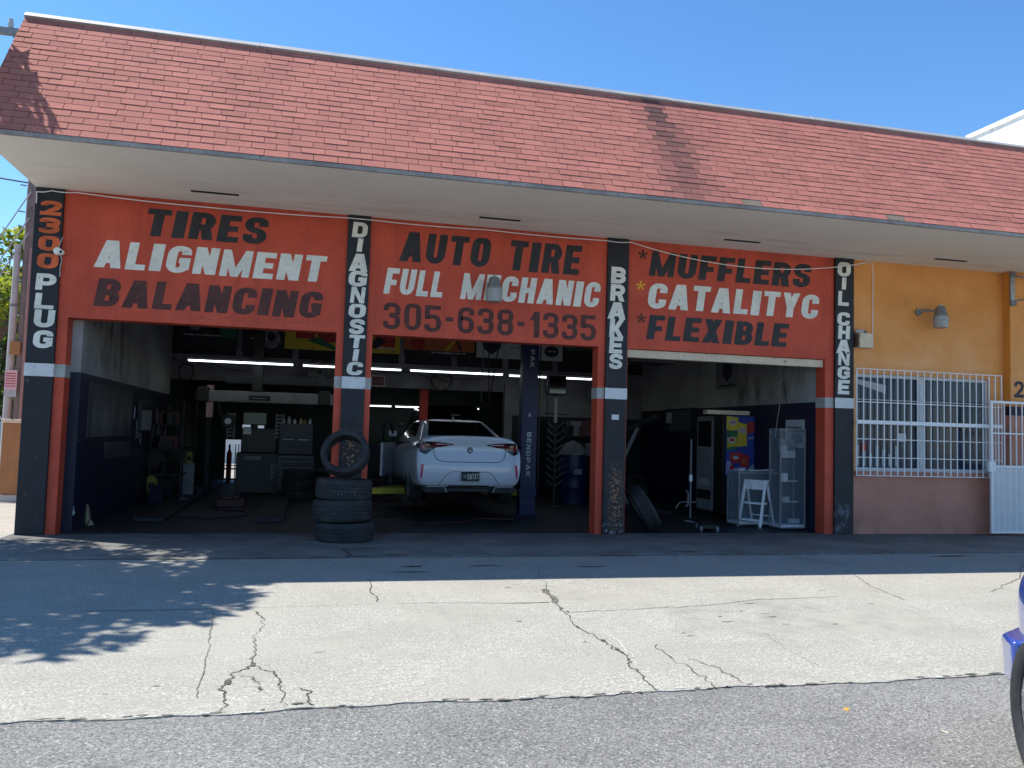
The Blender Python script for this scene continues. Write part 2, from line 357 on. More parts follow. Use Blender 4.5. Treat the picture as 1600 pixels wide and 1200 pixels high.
def glyph(ch, tv, th):
    """list of strokes, each a list of polygons in a unit box"""
    l, r, b, t, m = tv/2, 1-tv/2, th/2, 1-th/2, .5
    rx, ry = max(.08, (1-tv)*.5), .26
    rr = lambda p, c=False: ribbon(rnd(p, rx, ry, c), tv, th, c)
    box = lambda x0, y0, x1, y1: [[(x0, y0), (x1, y0), (x1, y1), (x0, y1)]]
    stem = box(0, 0, tv, 1)
    para = lambda xb, xt, wd, y0=0, y1=1: [[(xb, y0), (xb+wd, y0), (xt+wd, y1), (xt, y1)]]
    dw = tv*1.02
    G = {
     'I': [box(0, 0, 1, 1)], 'T': [box(0, 1-th, 1, 1), box(.5-tv/2, 0, .5+tv/2, 1)],
     'L': [stem, box(0, 0, 1, th)], 'E': [stem, box(0, 0, 1, th), box(0, .5-th/2, .92, .5+th/2), box(0, 1-th, 1, 1)],
     'F': [stem, box(0, .45-th/2, .9, .45+th/2), box(0, 1-th, 1, 1)],
     'H': [stem, box(1-tv, 0, 1, 1), box(tv*.8, .5-th/2, 1-tv*.8, .5+th/2)],
     'A': [para(0, .5-dw*.62, dw), para(1-dw, .5-dw*.38, dw), box(.22, .17, .78, .17+th*.85)],
     'N': [box(0, 0, tv*.92, 1), box(1-tv*.92, 0, 1, 1), para(1-tv*1.05, 0, tv*1.05)],
     'M': [box(0, 0, tv*.72, 1), box(1-tv*.72, 0, 1, 1), para(.5-tv*.36, 0, tv*.72), para(.5-tv*.36, 1-tv*.72, tv*.72)],
     'K': [stem, para(1-tv*1.1, tv*.5, tv*1.05, 0, .58), para(tv*.45, 1-tv*1.05, tv*1.05, .36, 1)],
     'X': [para(0, 1-tv*1.05, tv*1.05), para(1-tv*1.05, 0, tv*1.05)],
     'Y': [para(.5-tv/2, 0, tv, .38, 1), para(.5-tv/2, 1-tv, tv, .38, 1), box(.5-tv/2, 0, .5+tv/2, .42)],
     'O': [rr([(m, t), (l, t), (l, b), (r, b), (r, t)], True)], 'C': [rr([(r, .63), (r, t), (l, t), (l, b), (r, b), (r, .37)])],
     'G': [rr([(r, .68), (r, t), (l, t), (l, b), (r, b), (r, .5)]), box(.52, .36, 1, .36+th), box(1-tv, .12, 1, .5)],
     'U': [rr([(l, 1), (l, b), (r, b), (r, 1)])], 'S': [rr([(r, .66), (r, t), (l, t), (l, .53), (r, .47), (r, b), (l, b), (l, .34)])],
     'D': [stem, rr([(tv*.5, t), (r, t), (r, b), (tv*.5, b)])],
     'P': [stem, rr([(tv*.5, t), (r, t), (r, .40), (tv*.5, .40)])],
     'R': [stem, rr([(tv*.5, t), (r, t), (r, .46), (tv*.5, .46)]), para(1-tv*1.05, .42, tv*1.05, 0, .46)],
     'B': [stem, rr([(tv*.5, t), (r-.03, t), (r-.03, .5), (tv*.5, .5)]), rr([(tv*.5, .5), (r, .5), (r, b), (tv*.5, b)])],
     '0': [rr([(m, t), (l, t), (l, b), (r, b), (r, t)], True)],
     '1': [box(.55-tv*.2, 0, .55+tv*1.0, 1), para(.05, .5, tv*.9, .66, 1)],
     '2': [rr([(l, .66), (l, t), (r, t), (r, .56), (.45, .30)]), para(0, .42, tv*1.1, .1, .42), box(0, 0, 1, th)],
     '3': [rr([(l, .70), (l, t), (r, t), (r, .53), (.35, .53)]), rr([(.35, .51), (r, .51), (r, b), (l, b), (l, .30)])],
     '5': [box(0, 1-th, .95, 1), box(0, .48, tv, 1), rr([(l, .50), (l, .585), (r, .585), (r, b), (l, b), (l, .28)])],
     '6': [rr([(r, .70), (r, t), (l, t), (l, b), (r, b), (r, .56), (l+.05, .56)])],
     '8': [rr([(m, t), (l, t), (l, .53), (r, .53), (r, t)], True), rr([(m, .51), (l, .51), (l, b), (r, b), (r, .51)], True)],
     '9': [rr([(l, .30), (l, b), (r, b), (r, t), (l, t), (l, .44), (r-.05, .44)])],
     '-': [box(.1, .5-th*.55, .9, .5+th*.55)],
    }
    if ch == '*':
        o = []
        for k in range(5):
            a = math.pi/2+k*2*math.pi/5; c, s = math.cos(a), math.sin(a)
            o.append([[(.5-s*.06, .5+c*.06), (.5+s*.06, .5-c*.06), (.5+c*.5+s*.13, .5+s*.5-c*.13), (.5+c*.5-s*.13, .5+s*.5+c*.13)]])
        return o
    return G[ch]
WID = {'I': .50, 'M': 1.3, '1': .68, '-': .55, 'A': 1.1, ' ': .75, 'T': .95, 'E': .88, 'F': .85, 'L': .82}
def put_glyph(mb, ch, x0, x1, z0, z1, y, tv, th, shear=0, jit=.0):
    for i, st in enumerate(glyph(ch, tv, th)):
        for poly in st:
            mb.face([(x0+px*(x1-x0)+shear*pz, y-.0006*i, z0+pz*(z1-z0)) for px, pz in poly])
def word(name, text, x0, x1, z0, z1, y, mt, parent, tv=.41, th=.205, shear=.058, gap=.16, mb=None):
    b = mb or MB()
    u = sum(WID.get(c, 1) for c in text)+gap*(len(text)-1); s = (x1-x0)/u; x = x0
    for c in text:
        wd = WID.get(c, 1)
        if c != ' ':
            k = tv/wd if c != 'M' else tv*.86
            if c in 'I': k = 1
            jz = random.uniform(-.006, .006)
            put_glyph(b, c, x, x+wd*s, z0+jz, z1+jz, y, min(k, .48), th, shear)
        x += (wd+gap)*s
    if mb: return None
    return b.build(name, mt, parent, recalc=False)
# ------------------------------------------------------------------ setting
def st(o): return setp(o, kind='structure')
b = MB(); b.box(-150, 200, -120, 200, -.5, -.06); st(b.build('ground', 'earth'))
# road surface, 3 cm below the slab
b = MB(); b.box(-60, 70, -40, -7.45, -.058, -.007)
st(b.build('road', 'asph'))
# slab with a ragged road edge, cracks cut into it as dirt-filled seams
def slab(name, mt, x0, x1, y1, edge, z=0., ncut=0, extra=None):
    mb = MB(); xs = []; x = x0
    while x < x1: xs.append(x); x += .05 if -3 < x < 8 else .6
    xs.append(x1); ys = [edge(x) for x in xs]
    for i in range(len(xs)-1):
        mb.face([(xs[i], ys[i], z), (xs[i+1], ys[i+1], z), (xs[i+1], y1, z), (xs[i], y1, z)])
        mb.face([(xs[i], ys[i], z-.05), (xs[i+1], ys[i+1], z-.05), (xs[i+1], ys[i+1], z), (xs[i], ys[i], z)])
    if extra: extra(mb)
    return st(mb.build(name, [mt, 'crack', 'crackl', 'patch'], recalc=False))
rg = random.Random(3)
def crack(mb, pts, w0=.012, mi=1, jit=.03, z=.004, sub=6):
    def refine(P, j):
        Q = []
        for a, c in zip(P, P[1:]):
            t = rg.uniform(.3, .7); l = math.hypot(c[0]-a[0], c[1]-a[1]); nx, ny = -(c[1]-a[1])/(l or 1), (c[0]-a[0])/(l or 1); d = rg.gauss(0, 1)*min(j, l*.22)
            Q += [a, (a[0]+(c[0]-a[0])*t+nx*d, a[1]+(c[1]-a[1])*t+ny*d)]
        return Q+[P[-1]]
    P = list(pts)
    for j in (jit*1.6, jit*1.1, jit*.7, jit*.5): P = refine(P, j)
    n = len(P); wv = 1.
    W = []
    for i in range(n): wv = min(2.0, max(.25, wv*rg.uniform(.72, 1.36))); W.append(w0*wv*(1 if 0 < i < n-1 else .3))
    for i in range(n-1):
        (ax, ay), (cx, cy) = P[i], P[i+1]; l = math.hypot(cx-ax, cy-ay) or 1; nx, ny = -(cy-ay)/l, (cx-ax)/l
        mb.face([(ax-nx*W[i], ay-ny*W[i], z), (cx-nx*W[i+1], cy-ny*W[i+1], z), (cx+nx*W[i+1], cy+ny*W[i+1], z), (ax+nx*W[i], ay+ny*W[i], z)], mi)
        if mi == 1 and rg.random() < .07:
            dx, dy = rg.uniform(-.09, .09), rg.uniform(-.06, .06); mb.face([(ax, ay-.002, z+.0004), (ax+dx, ay+dy, z+.0004), (ax+.002, ay+.003, z+.0004)], 2)
def blob(mb, x, y, rx, ry, mi=1, z=.005, n=12):
    mb.face([(x+rx*math.cos(2*math.pi*k/n)*rg.uniform(.5, 1.2), y+ry*math.sin(2*math.pi*k/n)*rg.uniform(.5, 1.2), z) for k in range(n)], mi)
def apron_cracks(mb):
    crack(mb, [(-.37, -5.14), (-.27, -5.42), (-.27, -5.83), (-.30, -6.12), (-.27, -6.38), (-.28, -6.73), (-.35, -6.91), (-.41, -7.1), (-.40, -7.29), (-.41, -7.66)], .0030, 1, .016)
    crack(mb, [(-.28, -6.73), (-.2, -6.9), (-.12, -7.05), (-.09, -7.28), (-.05, -7.63)], .0028, 1, .014, sub=10)
    crack(mb, [(-.33, -7.02), (-.25, -7.06), (-.2, -7.2), (-.21, -7.35)], .004, 1, .012, sub=8)
    crack(mb, [(.02, -7.3), (.08, -7.36), (.1, -7.62)], .004, 1, .012); blob(mb, -.39, -7.13, .025, .06); blob(mb, -.2, -7.28, .012, .03); blob(mb, .02, -7.58, .04, .02)
    crack(mb, [(2.6, -3.2), (2.53, -3.46), (2.3, -4.72), (2.21, -5.42), (2.14, -6.05), (2.19, -6.43), (2.2, -6.76), (2.17, -6.99), (2.13, -7.26), (2.1, -7.66)], .0025, 1, .014)
    for x, y in ((2.27, -4.9), (2.23, -5.3), (2.22, -5.45), (2.15, -6.0), (2.19, -6.45), (2.19, -6.7), (2.2, -6.78)): blob(mb, x+rg.uniform(-.02, .02), y, .014, .04)
    crack(mb, [(2.25, -6.75), (2.21, -7.05), (2.17, -7.3)], .004, 3, .01, .003)
    crack(mb, [(2.3, -6.3), (2.27, -6.7), (2.24, -6.95)], .003, 3, .01, .003)
    crack(mb, [(2.33, -4.4), (2.24, -5.1)], .04, 2, .02, .003)
    crack(mb, [(.70, -3.72), (.64, -4.4), (.69, -4.6), (.66, -4.85)], .0028, 1, .012)
    crack(mb, [(-1.7, -5.0), (-.6, -5.02), (.17, -4.99), (.72, -4.94), (1.28, -4.97), (2.2, -5.05)], .005, 2, .008)
    crack(mb, [(2.2, -5.5), (2.8, -5.42), (3.3, -5.4), (3.7, -5.3), (4.3, -5.1), (5.2, -5.05)], .0025, 1, .015)
    crack(mb, [(2.55, -6.6), (2.5, -7.0), (2.49, -7.4), (2.49, -7.68)], .0022, 1, .016); crack(mb, [(2.62, -7.0), (2.68, -7.35), (2.7, -7.6)], .0025, 2, .02)
    crack(mb, [(3.55, -6.4), (3.45, -6.9), (3.42, -7.3)], .004, 2, .01); crack(mb, [(-.69, -5.11), (-.63, -5.7), (-.585, -6.2), (-.55, -6.88), (-.53, -7.41)], .0022, 2, .006)
    crack(mb, [(6.2, -3.9), (5.9, -4.6), (5.75, -5.3)], .005, 2, .01); crack(mb, [(9.5, -3.0), (8.2, -4.2), (7.0, -5.0)], .005, 2, .02)
    for _ in range(16): blob(mb, rg.uniform(-2, 7), rg.uniform(-7.4, -4.1), rg.uniform(.008, .05), rg.uniform(.004, .012), rg.choice((1, 2, 2)), .003)
    for _ in range(10): blob(mb, 3.7+rg.gauss(0, .35), -5.85+rg.gauss(0, .3), rg.uniform(.015, .07), rg.uniform(.005, .014), 2, .003)
def edge1(x): return -7.67+.018*math.sin(x*3.1)+.012*math.sin(x*9.7+1)+rg.uniform(-.010, .010)
def grit(mb):
    for _ in range(150):
        x = rg.uniform(-3, 8); blob(mb, x, -7.67+.018*math.sin(x*3.1)+.012*math.sin(x*9.7+1)+rg.uniform(-.01, .035), rg.uniform(.01, .06), rg.uniform(.004, .014), rg.choice((1, 2, 2, 3)), .003)
slab('concrete_apron', 'conc', -60, 70, -2.285, edge1, 0., 0, lambda mb: (apron_cracks(mb), grit(mb)))
def thr_cracks(mb):
    crack(mb, [(-3.6, -2.28), (-1, -2.283), (1, -2.278), (4, -2.285), (8, -2.28), (13, -2.28)], .014, 1, .006, .005, 20)
    for _ in range(60): blob(mb, rg.uniform(1.2, 9), -2.27+rg.uniform(-.025, .02), rg.uniform(.02, .07), rg.uniform(.006, .016), 3, .0065)
    for _ in range(14): blob(mb, rg.uniform(-1, 10), rg.uniform(-3.6, -.5), rg.uniform(.1, .35), rg.uniform(.02, .06), 1, .006)
    crack(mb, [(.5, -1.4), (.55, -1.9), (.52, -2.28)], .008, 1, .02, .006); crack(mb, [(2.0, -.9), (2.3, -2.2)], .005, 1, .01, .006)
    crack(mb, [(6.2, -2.3), (6.6, -3.3)], .006, 1, .01, .006); crack(mb, [(2.9, -.2), (5.0, -.22), (8.0, -.2)], .006, 1, .01, .006)
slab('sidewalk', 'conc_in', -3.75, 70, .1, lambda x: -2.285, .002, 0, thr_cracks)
b = MB(); b.box(-60, -3.76, -2.285, 60, -.05, .0); st(b.build('side_pavement', 'conc'))
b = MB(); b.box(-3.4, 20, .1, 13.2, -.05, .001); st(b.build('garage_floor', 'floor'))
# ------------------------------------------------------------------ the garage building
X1 = 21
G = thing('garage_building', 'red-orange auto repair garage with three open bays, painted lettering and red shingle mansard roof', 'building')
b = MB(); Z0, ZT = 2.933, 4.68
for x0, x1 in ((-3.347, .464), (.796, 4.52), (4.877, 8.63)): b.box(x0, x1, 0, .26, Z0, ZT)
for x0, x1 in ((-3.347, -3.219), (.362, .464), (.796, .881), (4.406, 4.52), (4.877, 4.9), (8.467, 8.63)): b.box(x0, x1, 0, .26, 0, Z0)
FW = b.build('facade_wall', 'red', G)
b = MB(); b.box(4.9, 8.467, .06, .2, 2.80, 2.925); b.build('door_header', 'cream', G, .004)
for x0, x1 in ((-3.347, -3.215), (.358, .464), (.796, .885), (4.40, 4.52), (4.877, 4.905), (8.463, 8.63)): b = MB(); b.box(x0, x1, -.004, .262, 2.114, 2.287); b.build('jamb_band', 'band_grey', FW)
LT = [('TIRES', -2.33, -.70, 4.14, 4.53, 'let_black'), ('ALIGNMENT', -2.94, .13, 3.65, 4.035, 'let_white'), ('BALANCING', -2.917, .104, 3.114, 3.504, 'let_faded'),
      ('AUTO', 1.231, 2.59, 4.058, 4.512, 'let_black'), ('TIRE', 2.895, 4.05, 4.043, 4.512, 'let_black'), ('FULL', 1.013, 1.89, 3.55, 3.942, 'let_white'),
      ('MECHANIC', 2.171, 4.38, 3.55, 3.95, 'let_white'), ('MUFFLERS', 5.236, 8.15, 4.125, 4.53, 'let_black'), ('CATALITYC', 5.21, 8.30, 3.605, 4.018, 'let_white'),
      ('FLEXIBLE', 5.213, 7.721, 3.095, 3.487, 'let_black')]
for t, x0, x1, z0, z1, mt in LT:
    word('lettering', t, x0, x1, z0, z1, -.004, mt, FW, gap=.17 if len(t) > 4 else .19)
word('lettering', '305-638-1335', 1.03, 4.36, 3.022, 3.422, -.004, 'let_faded', FW, tv=.30, th=.155, shear=0, gap=.22)
for x, z, mt in ((5.13, 4.46, 'let_faded'), (5.10, 3.955, 'let_yellow'), (5.125, 3.43, 'let_faded')):
    b = MB(); put_glyph(b, '*', x-.08, x+.08, z-.075, z+.075, -.004, .2, .2); b.build('star', mt, FW, recalc=False)
PL = [((-3.699, -3.347), [('2', -3.632, -3.369, 4.303, 4.502), ('3', -3.636, -3.379, 4.053, 4.27), ('0', -3.632, -3.371, 3.815, 4.018), ('0', -3.633, -3.372, 3.574, 3.779), ('P', -3.631, -3.382, 3.278, 3.503), ('L', -3.629, -3.394, 3.023, 3.235), ('U', -3.626, -3.375, 2.773, 3.011), ('G', -3.62, -3.382, 2.492, 2.733)]),
 ((.464, .796), [('D', .521, .738, 4.348, 4.574), ('I', .597, .673, 4.136, 4.336), ('A', .495, .768, 3.841, 4.105), ('G', .491, .755, 3.618, 3.851), ('N', .53, .735, 3.371, 3.611), ('O', .51, .755, 3.153, 3.359), ('S', .53, .744, 2.914, 3.137), ('T', .53, .753, 2.709, 2.903), ('I', .598, .675, 2.521, 2.691), ('C', .517, .743, 2.312, 2.509)]),
 ((4.52, 4.877), [('B', 4.572, 4.82, 3.95, 4.216), ('R', 4.566, 4.807, 3.668, 3.938), ('A', 4.529, 4.832, 3.381, 3.649), ('K', 4.564, 4.809, 3.092, 3.385), ('E', 4.566, 4.783, 2.835, 3.098), ('S', 4.571, 4.788, 2.589, 2.831)]),
 ((8.63, 8.989), [('O', 8.656, 8.913, 4.362, 4.608), ('I', 8.742, 8.824, 4.139, 4.345), ('L', 8.672, 8.878, 3.858, 4.11), ('C', 8.655, 8.898, 3.52, 3.748), ('H', 8.674, 8.898, 3.288, 3.52), ('A', 8.641, 8.913, 3.044, 3.276), ('N', 8.676, 8.892, 2.84, 3.067), ('G', 8.664, 8.901, 2.611, 2.824), ('E', 8.673, 8.894, 2.35, 2.593)])]
for k, ((x0, x1), gl) in enumerate(PL):
    b = MB(); b.box(x0, x1, -.05, .30, 0, ZT); p = b.build('pillar', 'black', G, .008)
    p['label'] = ['black pillar reading 2300 PLUG', 'black pillar reading DIAGNOSTIC', 'black pillar reading BRAKES with rusty peeling base', 'black pillar reading OIL CHANGE'][k]
    b = MB(); b.box(x0-.004, x1+.004, -.056, -.046, 2.114, 2.287); b.box(x1, x1+.004, -.046, -.002, 2.114, 2.287); b.build('band', 'band', p)
    b = MB(); b2 = MB()
    for ch, a, c, z0, z1 in gl:
        tgt = b2 if ch in '230' else b
        thk = .34 if ch not in 'I' else 1
        put_glyph(tgt, ch, a, c, z0, z1, -.0545, thk if ch != 'N' else .3, .24, .012 if k != 1 else .02)
    b.build('lettering', 'let_white', p, recalc=False)
    if b2.v: b2.build('number', 'let_orange', p, recalc=False)
    if k == 2:
        b = MB(); b.box(4.635, 4.755, -.0535, -.051, 1.79, 1.87); b.build('sticker', 'paper', p)
# orange office wall on the right with a window opening
b = MB(); b.box(8.989, 9.06, 0, .26, 1.0, ZT); b.box(9.06, 11.80, 0, .26, 2.73, ZT); b.box(11.80, 12.10, 0, .26, 2.25, ZT); b.box(12.42, X1, 0, .26, 2.25, ZT)
b.build('upper_wall', 'orange', G)
b = MB(); b.box(8.989, 12.1, -.002, .26, 0, 1.0); b.box(11.80, 12.10, -.002, .26, 1.0, 2.25); b.box(12.42, X1, 0, .26, 0, 2.25); b.build('lower_wall', 'terra', G)
b = MB(); b.box(12.10, 12.42, -.16, .26, 2.26, ZT); pu = b.build('pilaster', 'orange', G)
b = MB(); b.box(12.093, 12.0999, -.158, -.003, 2.26, ZT); b.build('shade_sheet', 'orange_shaded', pu)  # thin sheet painting the pilaster's side in its shaded tone
b = MB(); b.box(12.10, 12.42, -.158, .26, 0, 2.1); b.build('pilaster_base', 'terra', G)
b = MB(); b.box(12.097, 12.6, -.164, .26, 2.1, 2.26); b.build('blue_strip', 'navy', G)
b = MB(); put_glyph(b, '2', 12.17, 12.375, 2.42, 2.715, -.1645, .30, .2); b.build('house_number', 'let_black', pu, recalc=False)
# window with white security grille
W = MB()
W.box(9.06, 9.11, .05, .15, 1.06, 2.73); W.box(11.75, 11.80, .05, .15, 1.06, 2.73); W.box(9.11, 11.75, .05, .15, 2.67, 2.73); W.box(9.11, 11.75, .05, .15, 1.06, 1.12)
W.box(10.36, 10.46, .04, .15, 1.12, 2.67); W.box(9.11, 10.36, .055, .14, 1.86, 1.92); W.box(10.46, 11.75, .055, .14, 1.86, 1.92)
W.box(9.11, 10.36, .06, .13, 2.28, 2.295); W.box(10.46, 11.75, .06, .13, 2.28, 2.295)
win = W.build('window', 'white_dirty', G, .004)
for x0, x1, z0, z1 in ((9.11, 10.36, 1.12, 1.86), (10.46, 11.75, 1.12, 1.86), (9.11, 10.36, 1.92, 2.67), (10.46, 11.75, 1.92, 2.67)):
    b = MB(); b.box(x0, x1, .10, .106, z0, z1); b.build('pane', 'winglass', win)
b = MB(); b.box(9.03, 11.83, -.05, .05, 1.0, 1.06); b.build('sill', 'terra', win)
b = MB(); gx0, gx1, gz0, gz1 = 8.995, 11.94, .985, 2.80
for x in [gx0+(gx1-gx0)*i/22 for i in range(23)]: b.box(x-.0075, x+.0075, -.125, -.11, gz0, gz1)
for z in (gz0, 1.29, 1.60, 2.225, gz1-.012): b.box(gx0, gx1, -.136, -.122, z, z+.013)
b.box(gx0, gx1, -.14, -.12, 1.865, 1.925)
for z in (1.1, 2.7):
    for x in (9.02, 10.41, 11.86): b.box(x-.006, x+.006, -.115, .0, z-.006, z+.006)
b.build('security_grille', 'white_metal', win)
# things seen in the window: paper notices inside the panes
b = MB(); b.box(9.98, 10.13, .085, .098, 1.58, 1.72); b.build('notice', 'paper', win)
b = MB(); b.box(9.12, 9.42, .109, .114, 1.66, 1.74); b.build('lilac_sign', 'ppurple', win)
b = MB()
for i in range(7): b.box(9.13+i*.13, 9.19+i*.13, .086, .098, 1.15, 1.50-(i % 3)*.07)
b.build('bottles', 'plight', win)
b = MB(); b.box(9.24, 9.33, .078, .085, 1.40, 1.53); b.build('red_label', 'pred', win)
b = MB(); b.prism([(9.12, 2.56), (9.72, 2.40), (9.72, 2.55), (9.12, 2.64)], .085, .098); b.build('pennant', 'plight', win)
b = MB()
for i in range(7): b.box(10.5, 11.4, .084, .099, 2.34+i*.045, 2.345+i*.045)
b.build('blind_slats', 'pgrey', win)
# soffit, eave trim, roof
b = MB(); b.box(-3.699, X1, -2.2, -.001, 4.68, 4.72); b.box(-3.699, X1, .0, .26, 4.68, 4.72); sf = b.build('soffit', 'soffit', G)
for x in (-1.66, 2.32, 6.27, 10.18):
    b = MB(); b.box(x, x+.62, -.60, -.53, 4.672, 4.681); b.build('vent_slot', 'dark', sf)
b = MB(); x = -3.72
while x < X1:
    e = min(x+3.05, X1); dz = random.uniform(-.006, .006)
    b.box(x, e-.004, -2.243, -2.20, 4.675+dz*.6, 4.728+dz*.6); x = e
b.build('drip_edge', 'trim', G, .006)
e0 = Vector((0, -2.234, 4.735)); e1 = Vector((0, -.829, 6.66)); sd = (e1-e0); SL = sd.length; sd.normalize(); sn = Vector((0, -sd.z, sd.y))
b = MB(); b.prismx([(-2.2, 4.73), (-.80, 6.65), (-.60, 6.65), (-.60, 4.73)], -3.695, X1); rf = b.build('roof', 'under', G)
sh = MB(); cols = []; NC = 20; ex = SL/NC; rs = random.Random(11)
def stain(x, t):
    c = 4.83+.10*math.sin(t*4); wd = .13+.22*(1-t); a = math.exp(-((x-c)/wd)**2)*(.72 if t > .75 else .30+.45*t)
    a2 = math.exp(-((x-5.1)/.5)**2)*.16
    return min(.8, a+a2)
for c in range(NC):
    x = -3.71-.30-rs.uniform(0, .12)+(.145 if c % 2 else 0)
    band = rs.uniform(.93, 1.06)
    while x < X1:
        wt = .286; xa, xb = max(x+.003, -3.715), min(x+wt-.003, X1); x += wt
        if xb-xa < .012: continue
        wob = .006*math.sin(xa*.5+c*.3)+.003*math.sin(xa*1.1+c)+rs.uniform(-.001, .001)
        lo, hi = c*ex+wob, (c+1)*ex+.012
        if c == 0: lo = -.012
        lft = .008+rs.uniform(-.002, .003)
        P = []
        for xx, d, hgt in ((xa, lo, lft), (xb, lo, lft), (xb, hi, .003), (xa, hi, .003), (xa, lo, 0), (xb, lo, 0)):
            q = e0+sd*d+sn*hgt; P.append((xx, q.y, q.z))
        i = sh._p(P); sh.f += [(i, i+1, i+2, i+3), (i+4, i+5, i+1, i)]; sh.m += [0, 0]
        g = rs.uniform(.92, 1.06)*band; s_ = stain((xa+xb)/2, c/NC); hue = rs.uniform(-.06, .06)
        if rs.random() < .04: g *= .88
        col = (.54*g*(1-s_)+.035*s_, (.190+.03*hue)*g*(1-s_)+.03*s_, (.138-.02*hue)*g*(1-s_)+.035*s_, 1)
        if c == 0 and rs.random() < .04: col = (.25, .2, .14, 1)
        dk = (.17, .055, .044, 1)
        cols += [col]*4+[dk]*4
so_ = sh.build('shingles', [], rf, recalc=False)
M['shingle'] = mat('red_asphalt_shingle', (1, 1, 1), .92, .14, 2, .25, 160, fine=.30, fsc=130)
mix_into(M['shingle'], spots(1.3, .52, .8, None, (1.5, .35, .35)), (.76, .74, .76))
mix_into(M['shingle'], spots(60, .66, .70), (1.5, 1.5, 1.4))
_n = M['shingle'].node_tree; at_ = _n.nodes.new('ShaderNodeVertexColor'); at_.layer_name = 'Col'
_bs = _n.nodes['Principled BSDF']; _src = _bs.inputs['Base Color'].links[0].from_socket
_mu = _n.nodes.new('ShaderNodeMix'); _mu.data_type = 'RGBA'; _mu.blend_type = 'MULTIPLY'; _mu.inputs[0].default_value = 1
_n.links.new(_src, _mu.inputs[6]); _n.links.new(at_.outputs[0], _mu.inputs[7]); _n.links.new(_mu.outputs[2], _bs.inputs['Base Color'])
so_.data.materials.append(M['shingle'])
ca = so_.data.color_attributes.new('Col', 'FLOAT_COLOR', 'CORNER')
ca.data.foreach_set('color', [v for c in cols for v in c])
b = MB(); x = -3.72; rs = random.Random(5)
while x < X1:
    e = min(x+rs.uniform(2.4, 3.2), X1); dz = rs.uniform(-.008, .010)
    b.prismx([(-.878, 6.662+dz*.5), (-.80, 6.735+dz), (-.55, 6.73+dz), (-.55, 6.62), (-.80, 6.62)], x, e-.005); x = e
b.build('ridge_flashing', 'flash', G, .004)
b = MB(); b.box(-3.69, X1, -.6, 13.3, 4.73, 4.85); b.box(-3.69, X1, -.59, -.45, 4.85, 6.6); b.build('flat_roof', 'ltgrey', G)
# interior shell
b = MB(); b.box(-3.69, -3.34, .31, 13.1, 0, 4.68); b.build('outer_wall', 'terra', G)
b = MB(); b.box(-3.33, -3.09, .27, 8.0, 2.208, 4.3); b.build('side_wall', 'wallup', G)
b = MB(); b.box(-3.33, -3.085, .27, 8.0, 0, 2.207); b.build('side_wall_base', 'navy', G)
b = MB(); b.box(8.5, 8.98, .27, 8.0, 2.22, 4.3); b.build('side_wall', 'wallup', G)
b = MB(); b.box(8.495, 8.98, .27, 8.0, 0, 2.219); b.build('side_wall_base', 'navy', G)
b = MB(); b.box(-3.33, 8.98, .27, 13.1, 4.3, 4.4)
for y in (2.2, 4.4, 6.4): b.box(-3.08, 8.49, y, y+.18, 4.05, 4.299)
b.build('ceiling', 'ceil', G)
b = MB(); b.box(-3.33, 5.0, 8.0, 8.15, 2.58, 3.17); b.box(5.0, 8.98, 8.0, 8.15, 2.0, 3.17); b.box(-3.33, 8.98, 8.0, 8.15, 3.85, 4.3)
for x in (-3.2, -1.61, -.34, 2.18, 3.48, 4.79, 6.1, 7.4, 8.6): b.box(x-.07, x+.07, 7.99, 8.14, 3.17, 3.85)
b.build('partition_wall', 'wallback', G)
b = MB(); b.box(5.0, 8.98, 7.995, 8.15, 0, 1.999); b.build('partition_base', 'dark', G)
b = MB(); b.box(-3.2, 8.6, 8.06, 8.1, 3.172, 3.848); b.build('clerestory_glass', 'dark', G)
b = MB(); b.box(-3.33, -3.1, 8.15, 13.1, 0, 4.3); b.box(8.5, 8.98, 8.15, 13.1, 0, 4.3)
for x0, x1, z0, z1 in ((-3.1, -2.27, 0, 4.3), (-2.27, -1.83, 1.15, 4.3), (-1.83, -1.60, 0, 1.32), (-1.83, -1.60, 1.6, 4.3), (-1.60, -1.42, 0, 4.3), (-1.42, -1.22, 0, 1.38), (-1.42, -1.22, 1.58, 4.3), (-1.22, 8.5, 0, 4.3)): b.box(x0, x1, 13.0, 13.15, z0, z1)
M['rearwall'] = mat('dim_green_rear_wall', (.035, .048, .045), .8, .3, 1.5); b.build('rear_wall', 'rearwall', G)
b = MB(); b.box(2.70, 2.90, 8.25, 8.45, 0, 4.3); b.build('red_post', 'pred', G)
b = MB(); b.box(-2.24, -2.10, 7.6, 7.74, 1.72, 2.45); pp = b.build('pale_post', 'pinkpaper', G); b = MB(); b.box(-2.22, -2.12, 7.62, 7.72, 0, 1.72); b.build('post_shaded_part', 'pdark', pp)  # dark lower part: the post's unlit bottom painted as colour
b = MB(); b.box(4.78, 4.98, 7.9, 8.14, 0, 2.78); b.build('pale_post', 'wallback', G)
# neighbouring white building
b = MB(); b.box(22, 40, 3.0, 11.55, 0, 12.25); b.box(21.93, 22.2, 2.95, 11.6, 12.25, 12.40)
nb = b.build('neighbour_building', 'bldg'); setp(nb, 'tall white stucco building rising behind the right end of the red roof', 'building')
b = MB(); b.box(22.02, 22.35, 11.6, 12.1, 11.9, 12.2); b.build('corner_cap', 'bldg', nb)
b = MB(); b.box(-14, 4, 24, 24.3, 0, 2.6); bw = b.build('boundary_wall', 'bldg'); setp(bw, 'white boundary wall seen through the far doorway of the garage', 'wall')
